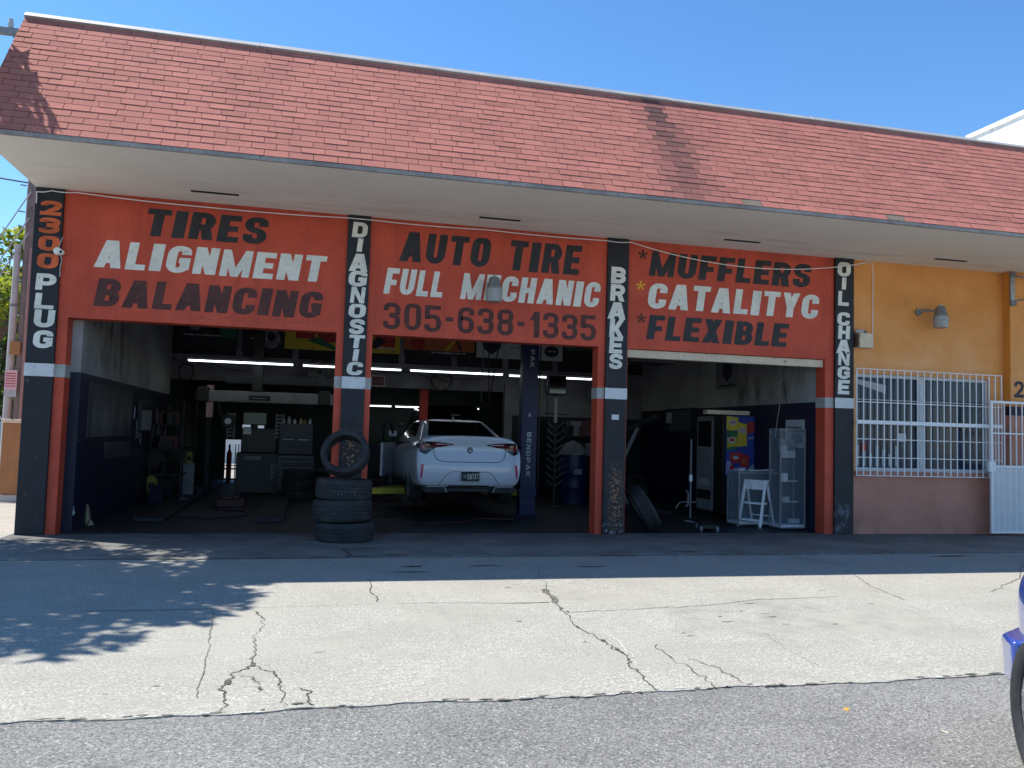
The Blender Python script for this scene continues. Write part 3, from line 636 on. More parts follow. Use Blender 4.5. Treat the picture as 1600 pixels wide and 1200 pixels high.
# ------------------------------------------------------------------ wheels and cars
def tyre_mb(Rr, rin, wd, n=72, lug=.012):
    h = wd/2
    prof = [(rin, -h*.80), (rin+.012, -h*.9), (rin+(Rr-rin)*.55, -h*1.0), (Rr*.955, -h*.93), (Rr*.985, -h*.80), (Rr, -h*.62), (Rr, -h*.40), (Rr-.011, -h*.38), (Rr-.011, -h*.30), (Rr+.002, -h*.28),
            (Rr+.002, -h*.06), (Rr-.011, -h*.04), (Rr-.011, h*.04), (Rr+.002, h*.06), (Rr+.002, h*.28), (Rr-.011, h*.30), (Rr-.011, h*.38), (Rr, h*.40), (Rr, h*.62), (Rr*.985, h*.80), (Rr*.955, h*.93),
            (rin+(Rr-rin)*.55, h*1.0), (rin+.012, h*.9), (rin, h*.80), (rin+.02, 0)]
    def rad(k, j):
        if k in (4, 5, 6, 17, 18, 19) and (j % 3 == 0): return 1-lug
        return 1
    return prof, n, rad
def tyre(name, Rr, rin, wd, parent=None, axis='z', mt='rubber', c=(0, 0, 0), n=72):
    p, n, rad = tyre_mb(Rr, rin, wd, n); mb = MB(); mb.lathe(p, c, n, axis, 0, True, rad)
    return mb.build(name, mt, parent, smooth=True)
def wheel(parent, c, Rr, wd, side, mt='rubber', rimmt='steel', rin=.24, rot=0):
    t = thing_part('wheel', parent, c, rot)
    tyre('tyre', Rr, rin, wd, t, 'x', mt, n=60)
    b = MB(); s = side
    b.lathe([(rin+.004, -wd*.38), (rin+.004, wd*.38), (rin-.02, wd*.36), (rin-.03, -wd*.36)], (0, 0, 0), 36, 'x', 0, True)
    b.lathe([(0, s*wd*.22), (.06, s*wd*.22), (.06, s*wd*.34), (0, s*wd*.34)], (0, 0, 0), 20, 'x', 0)
    for k in range(5):
        a = 2*math.pi*k/5
        for d in (-.16, .16):
            b.bar((s*wd*.28, .05*math.cos(a), .05*math.sin(a)), (s*wd*.32, (rin-.01)*math.cos(a+d), (rin-.01)*math.sin(a+d)), .035, .03)
    b.lathe([(.0, -s*wd*.1), (rin-.04, -s*wd*.1), (rin-.04, -s*wd*.05), (0, -s*wd*.05)], (0, 0, 0), 24, 'x', 0)
    b.build('rim', rimmt, t, smooth=True)
    return t
def thing_part(name, parent, loc, rz=0):
    o = bpy.data.objects.new(name, None); COL.objects.link(o); o.parent = parent; o.location = loc; o.rotation_euler = (0, 0, rz); o.empty_display_size = .1; return o
def apply_mods(o):
    dg = bpy.context.evaluated_depsgraph_get(); dg.update()
    me = bpy.data.meshes.new_from_object(o.evaluated_get(dg)); old = o.data; o.modifiers.clear(); o.data = me; return o
def car(root, P, paint):
    """car along +y from the rear bumper at y=0; local z=0 is the ground under its wheels at normal ride height"""
    hwM = P['W']/2; L = P['L']
    mb = MB(); rings = []
    LV = P['levels']
    for si, (y, hw, zb, zt) in enumerate(P['st']):
        pts = []
        for li, (fx, fz) in enumerate(LV):
            dy = P['dyr'][li] if si == 0 else (P['dyr'][li]*.45 if si == 1 else (P['dyf'][li] if si == len(P['st'])-1 else 0))
            pts.append((hw*fx, y+dy, zb+(zt-zb)*fz))
        dyc = P['dyr'][-1] if si == 0 else (P['dyr'][-1]*.45 if si == 1 else (P['dyf'][-1] if si == len(P['st'])-1 else 0))
        ring = [(-x, yy, z) for x, yy, z in pts]+[(0, y+dyc, zt+.012)]+[(x, yy, z) for x, yy, z in reversed(pts)]
        rings.append(mb._p(ring)); N = len(ring)
    for a, c in zip(rings, rings[1:]):
        for j in range(N): mb.f.append((a+j, a+(j+1) % N, c+(j+1) % N, c+j)); mb.m.append(0)
    nl = len(LV)
    for a in (rings[0], rings[-1]):
        for j in range(nl-1): mb.f.append((a+j, a+j+1, a+N-2-j, a+N-1-j)); mb.m.append(0)
        mb.f.append((a+nl-1, a+nl, a+nl+1)); mb.m.append(0)
    body = mb.build('body', paint, root, smooth=True)
    s = body.modifiers.new('s', 'SUBSURF'); s.levels = s.render_levels = 2
    cut = MB()
    for y in P['axles']:
        for sd in (-1, 1):
            x0 = sd*(hwM-.30); x1 = sd*(hwM+.3); cut.lathe([(P['arch'], x0), (P['arch'], x1)], (0, y, P['wr']+P.get('droopcut', 0)), 40, 'x')
    co_ = cut.build('cutter', paint); bo = body.modifiers.new('b', 'BOOLEAN'); bo.operation = 'DIFFERENCE'; bo.object = co_
    apply_mods(body); bpy.data.objects.remove(co_)
    body.data.polygons.foreach_set('use_smooth', [True]*len(body.data.polygons)); body.data.set_sharp_from_angle(angle=R(35))
    # wheel-arch liners
    b = MB()
    for y in P['axles']:
        for sd in (-1, 1): b.lathe([(P['arch']+.005, sd*(hwM-.34)), (P['arch']+.005, sd*(hwM-.31))], (0, y, P['wr']), 30, 'x')
    b.box(-hwM+.12, hwM-.12, .35, L-.4, P['st'][2][2]-.03, P['st'][2][2]+.05)
    b.build('underbody', 'blackp', root)
    # cabin
    c = P['cab']; y0, y1, y2, y3, hb, ht, zb, zt = c
    b = MB(); n = 6
    sec = [(y0, hb, zb-.02, .0), (y1, ht, zt-.02, .0), ((y1*2+y2)/3, ht+.01, zt, .0), ((y1+y2*2)/3, ht+.01, zt, 0), (y2, ht, zt-.025, 0), (y3, hb, zb-.02, 0)]
    i = b._p([(-hb, y0, zb-.1), (hb, y0, zb-.1), (hb, y3, zb-.1), (-hb, y3, zb-.1), (-ht, y1, zt-.03), (ht, y1, zt-.03), (ht, y2, zt-.03), (-ht, y2, zt-.03),
              (-ht*.55, y1+.10, zt), (ht*.55, y1+.10, zt), (ht*.55, y2-.1, zt), (-ht*.55, y2-.1, zt)])
    for q in ((0, 1, 5, 4), (1, 2, 6, 5), (2, 3, 7, 6), (3, 0, 4, 7), (4, 5, 9, 8), (5, 6, 10, 9), (6, 7, 11, 10), (7, 4, 8, 11), (8, 9, 10, 11), (3, 2, 1, 0)): b.f.append(tuple(i+k for k in q)); b.m.append(0)
    cab = b.build('roof', paint, root, bevel=.07, seg=4, smooth=True)
    def pane(name, q, off, nudge=.012, mt='glass_dk'):
        a, b_, c_, d = [Vector(p) for p in q]; nn = (b_-a).cross(d-a).normalized()
        if nn.dot(Vector(off)) < 0: nn = -nn
        m_ = MB(); qs = [p+nn*nudge for p in (a, b_, c_, d)]; qi = [p-nn*.02 for p in (a, b_, c_, d)]
        i_ = m_._p(qs+qi)
        for f in ((0, 1, 2, 3), (7, 6, 5, 4), (0, 4, 5, 1), (1, 5, 6, 2), (2, 6, 7, 3), (3, 7, 4, 0)): m_.f.append(tuple(i_+k for k in f)); m_.m.append(0)
        return m_.build(name, mt, root, bevel=.006)
    def lerp(a, c_, t): return tuple(a[k]+(c_[k]-a[k])*t for k in range(3))
    Bl, Br, Tl, Tr = (-hb, y0, zb-.1), (hb, y0, zb-.1), (-ht, y1, zt-.03), (ht, y1, zt-.03)
    def quad(Bl, Br, Tl, Tr, u0, u1, v0, v1):
        f = lambda u, v: lerp(lerp(Bl, Br, u), lerp(Tl, Tr, u), v)
        return [f(u0, v0), f(u1, v0), f(u1, v1), f(u0, v1)]
    pane('rear_window', quad(Bl, Br, Tl, Tr, .085, .915, .36, .95), (0, -1, 1))
    Fl, Fr, Ul, Ur = (-hb, y3, zb-.1), (hb, y3, zb-.1), (-ht, y2, zt-.03), (ht, y2, zt-.03)
    pane('windshield', quad(Fl, Fr, Ul, Ur, .07, .93, .2, .96), (0, 1, 1))
    for sd in (-1, 1):
        A, B_, C_, D = (sd*hb, y0, zb-.1), (sd*hb, y3, zb-.1), (sd*ht, y1, zt-.03), (sd*ht, y2, zt-.03)
        pane('side_window', quad(A, B_, C_, D, .22, .50, .30, .88), (sd, 0, .2)); pane('side_window', quad(A, B_, C_, D, .53, .84, .30, .88), (sd, 0, .2))
        m_ = MB(); m_.box(0, sd*.17, -.05, .06, 0, .12); mo = m_.build('side_mirror', paint, root, bevel=.03, seg=3, smooth=True); mo.location = (sd*(hwM-.05), y3-P.get('mirror', .62), zb+.02)
    dr = P.get('droop', 0)
    for k, y in enumerate(P['axles']):
        for sd in (-1, 1): wheel(root, (sd*(hwM-P.get('inset', .125)), y, P['wr']-dr), P['wr'], .235, sd, rin=P.get('rin', .24), rot=(P.get('steer', 0) if k == 1 else 0))
    bm_ = bmesh.new(); bm_.from_mesh(body.data); bvh = BVHTree.FromBMesh(bm_); bm_.free()
    return body, bvh
def decal(name, bvh, top, bot, mt, parent, off=.006, n=10, rows=4, d=1):
    """a panel laid on the rear (d=1) or front (d=-1) of a car between two (x,z) polylines"""
    def samp(pl, t):
        ls = [math.hypot(b_[0]-a[0], b_[1]-a[1]) for a, b_ in zip(pl, pl[1:])]; T = sum(ls)*t
        for (a, b_), l in zip(zip(pl, pl[1:]), ls):
            if T <= l+1e-9: k = T/l if l else 0; return (a[0]+(b_[0]-a[0])*k, a[1]+(b_[1]-a[1])*k)
            T -= l
        return pl[-1]
    mb = MB(); idx = []
    last = None
    for i in range(n+1):
        a, c = samp(top, i/n), samp(bot, i/n)
        for j in range(rows+1):
            t = j/rows; x, z = a[0]+(c[0]-a[0])*t, a[1]+(c[1]-a[1])*t
            h = bvh.ray_cast(Vector((x, -3*d if d > 0 else 9, z)), Vector((0, d, 0)))[0]
            if h is not None: last = h.y
            y = h.y if h is not None else (last if last is not None else 0.1)
            idx.append(mb._p([(x, y-off*d, z)]))
    for i in range(n):
        for j in range(rows):
            q = i*(rows+1)+j; mb.f.append((idx[q], idx[q+1], idx[q+rows+2], idx[q+rows+1])); mb.m.append(0)
    return mb.build(name, mt, parent, smooth=True)
LVL = [(.78, 0), (.93, .035), (.985, .18), (1.0, .42), (1.0, .64), (.965, .80), (.87, .92), (.70, 1.0)]
SED = dict(L=4.94, W=1.91, levels=LVL, wr=.345, arch=.375, axles=(1.02, 3.89), droop=.10, rin=.25,
  st=[(0.0, .885, .27, 1.115), (.07, .925, .25, 1.135), (.28, .95, .22, 1.13), (.9, .955, .20, 1.09), (2.4, .955, .20, 1.0), (3.6, .955, .20, .99), (4.4, .93, .20, .90), (4.8, .86, .22, .80), (4.94, .74, .28, .70)],
  dyr=[.10, .06, .0, -.01, .06, .09, .03, .01, 0], dyf=[-.1, -.05, 0, 0, -.03, -.06, -.1, -.15, -.16], cab=(.36, 1.66, 2.85, 3.85, .84, .60, 1.06, 1.44))
A = thing('parked_car', 'white sedan raised on the blue two-post lift in the middle bay, seen from behind', 'car', (2.76, 1.78, .33), R(.8))
body, bv = car(A, SED, 'carwhite')
# rear details
for s in (-1, 1):
    X = lambda pl: [(s*x, z) for x, z in pl]
    l = decal('taillight', bv, X([(.27, .985), (.45, 1.012), (.62, 1.022), (.80, 1.028), (.93, .965)]), X([(.27, .985), (.45, .945), (.60, .925), (.78, .80), (.915, .87)]), 'taildark', A, .008, 16, 4)
    decal('lens', bv, X([(.33, .985), (.48, .997), (.60, 1.003), (.66, 1.004)]), X([(.34, .972), (.48, .957), (.60, .946), (.66, .93)]), 'taillight', l, .014, 10, 3)
    decal('bright_lens', bv, X([(.36, .990), (.60, .998)]), X([(.36, .978), (.60, .978)]), 'tailclear', l, .018, 8, 2)
    decal('outer_lens', bv, X([(.70, .99), (.80, .99), (.88, .95)]), X([(.70, .925), (.80, .86), (.88, .89)]), 'taillight', l, .014, 8, 3)
    decal('lamp_insert', bv, X([(.71, .985), (.78, .985)]), X([(.71, .945), (.78, .945)]), 'ptan', l, .018, 5, 2)
    decal('reflector', bv, X([(.80, .63), (.845, .645)]), X([(.835, .40), (.855, .41)]), 'reflector', A, .010, 4, 8)
    b = MB(); ex_ = [(s*.37, .155), (s*.78, .155), (s*.84, .235), (s*.76, .275), (s*.44, .275)]
    b.prism(ex_, -.012, .16); eo = b.build('exhaust_tip', 'pdark', A, .012)
    b = MB(); P5 = [(s*.46, .265), (s*.755, .265)]; b.bar((s*.45, -.016, .268), (s*.76, -.016, .268), .012, .012); b.bar((s*.45, -.016, .268), (s*.40, -.016, .17), .010, .012); b.build('chrome_rim', 'steel', eo)
decal('diffuser', bv, [(-.36, .285), (.36, .285)], [(-.36, .24), (.36, .24)], 'blackp', A, .006, 8, 2)
b = MB(); b.box(-.72, .72, .09, .5, .16, .24); b.build('rear_valance', 'blackp', A, .02)
# trunk and plate-recess shut lines
def seam(pts, w=.006):
    mb = MB(); P = []
    for a, c in zip(pts, pts[1:]):
        for k in range(6): P.append((a[0]+(c[0]-a[0])*k/6, a[1]+(c[1]-a[1])*k/6))
    P.append(pts[-1]); Q = []
    for x, z in P:
        h = bv.ray_cast(Vector((x, -3, z)), Vector((0, 1, 0)))[0]; Q.append((x, (h.y if h is not None else .1)-.001, z))
    mb.tube(Q, w, 6); return mb.build('panel_gap', 'pdark', A)
seam(rnd([(-.64, .93), (-.62, .75), (-.50, .685), (.50, .685), (.62, .75), (.64, .93)], .1, .08)); seam(rnd([(-.54, .29), (-.36, .52), (.36, .52), (.54, .29)], .08, .08), .004)
decal('bumper_crease', bv, [(-.80, .66), (.80, .66)], [(-.80, .640), (.80, .640)], 'carwhite', A, .012, 16, 2)
pl = MB(); pl.box(-.155, .155, -.045, -.02, .365, .525); pt = pl.build('licence_plate', 'pdark', A, .004)
word('plate_number', 'D9TXT', -.055, .14, .395, .485, -.0475, 'let_white', pt, tv=.24, th=.13, shear=0, gap=.30)
b = MB(); b.lathe([(.0, -.0475), (.03, -.0475), (.03, -.046), (0, -.046)], (-.105, 0, .445), 16, 'y'); b.build('plate_emblem', 'pgrey', pt)
b = MB(); b.lathe([(0, -.012), (.046, -.012), (.05, -.004), (.05, .04), (0, .04)], (0, 0, 0), 24, 'y'); eb = b.build('emblem', 'pdark', A)
h = bv.ray_cast(Vector((0, -3, .885)), Vector((0, 1, 0)))[0]; eb.location = (0, (h.y if h else .05), .885); eb.scale = (1, 1, 1.15)
b = MB()
for s in (-1, 1): b.face([(s*.034, -.0135, -.034), (s*.020, -.0135, -.034), (s*.006, -.0135, .036), (s*.014, -.0135, .036)])
b.box(-.018, .018, -.0138, -.013, -.010, .0); b.build('emblem_mark', 'let_white', eb)
b = MB(); word('', 'TLX', .46, .58, 1.045, 1.07, -.0, 'steel', A, tv=.3, th=.2, shear=0, mb=b); bd = b.build('badge', 'steel', A); bd.location = (0, .045, 0)
b = MB(); b.prismx([(1.70, 1.42), (1.86, 1.42), (1.80, 1.49), (1.76, 1.495)], -.012, .012); b.build('antenna_fin', 'carwhite', A, .004)
# driver's door swung open on the far left
dr = thing_part('open_door', A, (-.93, 3.35, .30), R(180-62))
b = MB(); b.box(-.03, .03, -1.05, 0, 0, .66); dr2 = b.build('door_panel', 'carwhite', dr, .02); dr2.location = (0, 0, 0); dr.rotation_euler = (0, 0, R(-20))
b = MB(); b.bar((0, -1.0, .66), (0, -.85, 1.06), .04); b.bar((0, -.85, 1.06), (0, -.35, 1.06), .04); b.bar((0, -.35, 1.06), (0, -.02, .66), .04); b.build('window_frame', 'blackp', dr)
# dark car further back in the shop
SUVB = dict(L=4.7, W=1.9, levels=LVL, wr=.36, arch=.40, axles=(.95, 3.65), rin=.23,
  st=[(0.0, .87, .36, 1.06), (.08, .91, .33, 1.10), (.3, .94, .30, 1.10), (.9, .95, .28, 1.08), (2.4, .95, .28, 1.06), (3.5, .95, .28, 1.06), (4.2, .93, .28, 1.0), (4.55, .87, .32, .92), (4.7, .76, .40, .84)],
  dyr=[.08, .04, .0, 0, .03, .05, .05, .04, .04], dyf=[-.1, -.05, 0, 0, -.02, -.05, -.09, -.12, -.13], cab=(.12, .45, 3.0, 3.75, .82, .66, 1.08, 1.70))
B = thing('parked_car', 'black car with rounded roof standing behind the white sedan in the dark', 'car', (3.75, 8.9, .55), R(2))
_, bvB = car(B, SUVB, 'carblack')
b = MB(); b.box(-.10, .10, .15, .20, 1.42, 1.46); b.build('rear_sticker', 'pgrey', B)
for s in (-1, 1): decal('taillight', bvB, [(s*.66, 1.0), (s*.86, 1.0)], [(s*.66, .82), (s*.86, .82)], 'taillight', B, .008, 6, 3)
# blue pick-up / SUV front corner at the right edge, standing on the road
U = dict(SUVB); U.update(steer=R(10), wr=.33, arch=.40, inset=.125, mirror=1.5)
U['st'] = U['st'][:5]+[(3.3, .95, .28, 1.06), (3.9, .945, .34, 1.05), (4.2, .925, .46, 1.01), (4.45, .83, .48, .95), (4.58, .69, .52, .88)]
hdg = R(36)     # heading measured from +y towards +x
V = thing('parked_car', 'blue car at the right edge, its front wheel standing on the asphalt', 'car', (0, 0, 0), -hdg)
bodyV, bvV = car(V, U, 'carblue')
# place so that the front left wheel stands at (3.50,-9.05)
lx, ly = -(U['W']/2-U['inset']), U['axles'][1]
cw, sw = math.cos(-hdg), math.sin(-hdg); V.location = (3.31-(lx*cw-ly*sw), -9.30-(lx*sw+ly*cw), -.007)
for sd in (-1, 1):
    b = MB(); i = b._p([(sd*x, y, z) for z, k in ((.31, .0), (.55, .015)) for x, y in ((.94+k, 4.10), (.955+k, 4.30), (.80, 4.66), (.55, 4.74), (.55, 4.10))])
    b.f += [tuple(i+q for q in (4, 3, 2, 1, 0)), tuple(i+5+q for q in range(5))]+[(i+q, i+(q+1) % 5, i+5+(q+1) % 5, i+5+q) for q in range(5)]; b.m += [0]*7
    b.build('bumper_end', 'carblue', V, .025, smooth=True, seg=3)
# ------------------------------------------------------------------ two-post lift
L_ = thing('vehicle_lift', 'blue two-post car lift with yellow arms holding up the white sedan', 'car lift', (2.6, 3.0, 0))
for s, x0, x1 in ((-1, .79, 1.09), (1, 3.94, 4.24)):
    b = MB(); X = lambda v: v-2.6
    b.box(X(x0), X(x1), -.11, -.085, 0, 3.62); b.box(X(x0), X(x0)+.03, -.085, .14, 0, 3.62); b.box(X(x1)-.03, X(x1), -.085, .14, 0, 3.62); b.box(X(x0)-.1, X(x1)+.1, -.2, .25, 0, .02)
    p = b.build('post', 'blue_post', L_, .006)
    b = MB(); b.box(X(x0)-.02, X(x1)+.02, -.12, .16, .34, .52); b.build('carriage', 'blue_post', p, .01)
    for yy in (.32, 1.35):
        b = MB(); xi = X(x1) if s < 0 else X(x0); xe = -.42 if s < 0 else .72
        b.bar((xi-s*.02, .0, .42), (xe, yy, .42), .13, .11); b.lathe([(.07, .47), (.07, .515), (0, .515)], (xe, yy, 0), 14); b.build('arm', 'yellow', p, .01)
    if s > 0:
        b = MB()
        for t, z0, z1, x_a, x_b in (('BENDPAK', .73, 1.57, X(4.045), X(4.13)), ('PAK', 2.80, 3.14, X(4.085), X(4.16))):
            g = MB(); word('', t, 0, z1-z0, 0, x_b-x_a, 0, 'let_white', p, tv=.28, th=.2, shear=0, gap=.25, mb=g)
            # turned a quarter so the word reads down the post
            i = b._p([(x_b-(x_b-v[2])-0*v[0] if False else x_a+v[2], -.1115+v[1], z1-v[0]) for v in g.v]); b.f += [tuple(i+k for k in f) for f in g.f]; b.m += g.m
        b.build('lettering', 'plight', p, recalc=False)
        b = MB(); b.box(X(4.07), X(4.11), -.114, -.111, 1.86, 1.92); b.build('sticker', 'plight', p)
b = MB(); b.box(-1.81, 1.64, -.08, .08, 3.62, 3.76); b.build('overhead_beam', 'blue_post', L_, .01)
b = MB(); b.tube([(1.70, -.05, 3.6), (1.70, -.02, 2.9), (1.69, -.04, 2.4), (1.70, -.04, 1.2), (1.70, -.04, .5)], .014, 6); b.build('hydraulic_hose', 'blackp', L_)
# ------------------------------------------------------------------ lights
def tube_light(name, label, x0, x1, y, z, grp, mt, drop=.9):
    t = thing(name, label, 'ceiling light', ((x0+x1)/2, y, z), 0, grp); h = (x1-x0)/2
    b = MB(); b.prismx([(-.05, .015), (.05, .015), (.03, .06), (-.03, .06)], -h, h); b.build('housing', 'white_metal', t)
    b = MB()
    for yy in (-.03, .03): b.tube([(-h+.02, yy, 0), (h-.02, yy, 0)], .016, 8)
    b.build('tube', mt, t, smooth=True)
    b = MB()
    for xx in (-h*.8, h*.8): b.tube([(xx, 0, .06), (xx, 0, drop)], .004, 5)
    b.build('hanging_wire', 'blackp', t); return t
g = 'fluorescent tubes hung across the bays'
tube_light('tube_light', 'first lit fluorescent tube across the top of the left bay, beside the side wall', -2.54, -.34, 6.5, 2.91, g, 'tube', 1.38)
tube_light('tube_light', 'lit fluorescent tube running behind the DIAGNOSTIC pillar', -.16, 2.03, 6.5, 2.905, g, 'tube', 1.38)
tube_light('tube_light', 'lit fluorescent tube hanging directly above the white sedan', 2.21, 4.39, 6.5, 2.905, g, 'tube', 1.38)
tube_light('tube_light', 'lit fluorescent tube behind the black box, between lift post and BRAKES pillar', 4.53, 6.58, 6.5, 2.89, g, 'tube', 1.38)
g = 'far fluorescent tubes in the rear of the shop'
tube_light('tube_light', 'far low fluorescent tube left of the red post, partly behind the DIAGNOSTIC pillar', 1.2, 2.37, 12, 2.24, g, 'tube_far', 2.0)
tube_light('tube_light', 'far low fluorescent tube just behind the red post', 2.46, 3.38, 12, 2.24, g, 'tube_far', 2.0)
tube_light('tube_light', 'far low fluorescent tube behind the roof of the black car', 3.50, 4.97, 12, 2.25, g, 'tube_far', 2.0)
# ------------------------------------------------------------------ banners along the rear wall
def banner(label, x0, x1, z0, z1, base, items=()):
    b = MB(); b.box(x0, x1, 7.955, 7.975, z0, z1); o = b.build('banner', base); setp(o, label, 'banner', 'banners across the rear wall')
    for i, it in enumerate(items):
        k = it[0]; m_ = MB(); y = 7.953-.002*i
        if k == 'box': m_.box(it[1], it[2], y-.002, y+.002, it[3], it[4])
        elif k == 'poly': m_.prism(it[1], y-.002, y+.002)
        elif k == 'dash':
            x = it[1]; rr = random.Random(int(it[1]*100))
            while x < it[2]:
                wv = rr.uniform(.02, .05); m_.box(x, x+wv, y-.002, y+.002, it[3], it[4]); x += wv+rr.choice((.008, .008, .03))
        elif k == 'disc': m_.prism([(it[1]+it[3]*math.cos(a), it[2]+it[4]*math.sin(a)) for a in [2*math.pi*q/24 for q in range(24)]], y-.002, y+.002)
        m_.build('print', it[-1], o)
banner('black banner with a line of white print, first from the side wall', -3.0, -1.66, 3.32, 3.98, 'pdark', [('dash', -2.85, -1.9, 3.60, 3.635, 'plight'), ('box', -2.05, -1.68, 3.58, 3.9, 'pgreen'), ('disc', -2.6, 3.78, .12, .06, 'pgrey')])
banner('black banner with a pale round emblem above the hanging tube', -1.56, -.63, 3.30, 3.98, 'pdark', [('disc', -.90, 3.62, .2, .24, 'pgrey'), ('dash', -1.35, -.7, 3.58, 3.62, 'plight'), ('disc', -.9, 3.66, .1, .1, 'pdark')])
banner('yellow banner with red and green print behind the DIAGNOSTIC pillar', -.60, 2.12, 3.40, 3.98, 'pyellow', [('box', -.35, .1, 3.66, 3.9, 'pred'), ('box', .15, .58, 3.60, 3.9, 'pred'), ('poly', [(-.1, 3.62), (.2, 3.72), (.65, 3.45), (.55, 3.42)], 'pgreen'), ('box', 1.5, 2.0, 3.56, 3.85, 'pred'), ('dash', 1.5, 2.0, 3.50, 3.54, 'plight'), ('poly', [(1.3, 3.55), (1.6, 3.8), (1.8, 3.7), (1.55, 3.5)], 'pdark')])
banner('orange and black banner above the white sedan', 2.22, 3.98, 3.40, 3.98, 'porange', [('box', 2.22, 3.98, 3.40, 3.53, 'pdark'), ('disc', 2.55, 3.68, .2, .16, 'pred'), ('dash', 2.9, 3.7, 3.47, 3.50, 'plight'), ('poly', [(3.2, 3.55), (3.45, 3.8), (3.5, 3.78), (3.3, 3.53)], 'pyellow'), ('poly', [(3.6, 3.56), (3.5, 3.8), (3.55, 3.8), (3.68, 3.56)], 'pdark')])
banner('white banner with a dark blue shield next to the lift post', 4.03, 5.62, 3.42, 3.98, 'plight', [('poly', [(4.1, 3.98), (4.75, 3.98), (4.62, 3.66), (4.42, 3.5), (4.2, 3.66)], 'navy'), ('dash', 4.85, 5.2, 3.70, 3.73, 'pgrey')])
banner('pale banner with a dark oval emblem right of the lift post', 5.66, 6.28, 3.42, 3.98, 'plight', [('disc', 5.98, 3.66, .19, .14, 'navy'), ('dash', 5.85, 6.1, 3.65, 3.68, 'plight')])
banner('dark green banner in the corner near the BRAKES pillar', 6.32, 7.5, 3.44, 3.98, 'pdark', [('box', 6.32, 7.5, 3.72, 3.80, 'pgreen')])
# ------------------------------------------------------------------ gear in the left bay
t = thing('alignment_beam', 'long grey wheel-alignment camera beam hanging across the left bay', 'garage machine', (-.8, 7.0, 2.18))
b = MB(); b.box(-1.6, 1.55, -.08, .08, -.12, .13); b.build('beam', 'grey', t, .02)
b = MB(); b.box(-.43, -.2, -.1, .1, .14, 2.1); b.build('mount_post', 'blackp', t, .01)
b = MB(); b.box(-.48, -.02, -.092, -.081, -.07, .04); pn = b.build('name_plate', 'pdark', t)
b = MB(); b.box(-.40, -.12, -.096, -.092, -.03, -.01); b.build('print', 'pgrey', pn)
for x in (1.15, -1.45): b = MB(); b.box(x-.13, x+.13, -.14, .1, -.14, .2); b.build('camera_pod', 'blackp', t, .03)
b = MB(); b.box(-1.0, 1.6, -.04, .06, .30, .48); b.build('upper_rail', 'pdark', t, .01)
t = thing('alignment_console', 'dark wheel-alignment cabinet with grey-green monitor under the hanging beam', 'garage machine', (-1.02, 7.35, 0))
b = MB(); b.box(-.48, .46, -.3, .3, .05, .95); b.box(-.40, .36, -.2, .25, .95, 1.5); b.build('cabinet', 'blackp', t, .02)
b = MB(); b.box(-.37, .14, -.32, -.22, 1.57, 1.85); mo = b.build('monitor', 'pdark', t, .01)
b = MB(); b.box(-.355, .125, -.325, -.321, 1.585, 1.835); b.build('screen', mat('dull_green_screen', (.13, .16, .13), .4, .1, 3), mo)
b = MB(); b.box(-.16, -.06, -.15, .0, 1.45, 1.6); b.build('monitor_arm', 'blackp', t)
b = MB(); b.box(-.30, .05, -.306, -.301, .80, .88); b.build('drawer_front', 'grey', t)
b = MB(); b.box(-.36, -.19, -.26, -.22, 1.36, 1.52); b.build('paper', 'paper', t)
for x in (-.62, .42):
    b = MB()
    for z in (1.30, 1.38, 1.46, 1.54, 1.62, 1.70, 1.78): b.box(x-.07, x+.07, -.30, -.27, z, z+.03)
    b.box(x-.085, x-.065, -.31, -.26, 1.25, 1.84); b.box(x+.065, x+.085, -.31, -.26, 1.25, 1.84); b.build('wheel_clamp', 'grey', t)
b = MB()
for z in (.42, .50, .58, .66): b.box(.30, .42, -.34, -.31, z, z+.03)
b.box(.28, .30, -.345, -.30, .38, .74); b.box(.42, .44, -.345, -.30, .38, .74); b.build('wheel_clamp', 'grey', t)
t = tyre('spare_wheel', .155, .07, .10, None, 'y', 'rubber', n=36); t.location = (-1.70, 7.0, 1.64)
setp(t, 'small wheel target hanging beside the alignment monitor', 'wheel target')
b = MB(); b.lathe([(0, -.03), (.075, -.03), (.075, .03), (0, .03)], (0, 0, 0), 20, 'y'); b.build('hub', 'steel', t)
b = MB(); b.tube([(-.12, .06, .02), (-.2, .3, .2), (-.3, .6, .5)], .012, 6); b.build('holder', 'steel', t)
t = thing('tool_chest', 'blue-grey rolling tool chest with drawers left of the DIAGNOSTIC pillar', 'tool chest', (-.22, 7.25, 0))
M['blue_grey'] = mat('pale_blue_grey_panel', (.07, .10, .125), .4, .1, 4)
M['maroon'] = mat('maroon_paint', (.07, .018, .02), .6, .3, 5)
M['chest'] = mat('blue_grey_chest_paint', (.019, .027, .036), .45, .2, 4)
b = MB(); b.box(-.42, .42, -.25, .25, .12, .92); b.box(-.38, .36, -.22, .25, .93, 1.62); b.build('carcass', 'chest', t, .015)
for z0, z1 in ((.18, .38), (.40, .52), (.54, .66), (.68, .80), (.82, .90)):
    b = MB(); b.box(-.40, .40, -.262, -.252, z0, z1); d = b.build('drawer', 'chest', t, .006)
    b = MB(); b.box(-.36, .36, -.285, -.263, z1-.028, z1-.012); b.build('pull', 'grey', d)
for x0, x1 in ((-.34, -.02), (.0, .32)):
    b = MB(); b.box(x0, x1, -.232, -.222, 1.12, 1.3); d = b.build('drawer', 'chest', t, .006); b = MB(); b.box(x0+.04, x1-.04, -.25, -.233, 1.26, 1.275); b.build('pull', 'steel', d)
for x in (-.34, .34): b = MB(); b.lathe([(.055, -.02), (.055, .02)], (x, -.15, .06), 16, 'x'); b.build('castor', 'rubber', t)
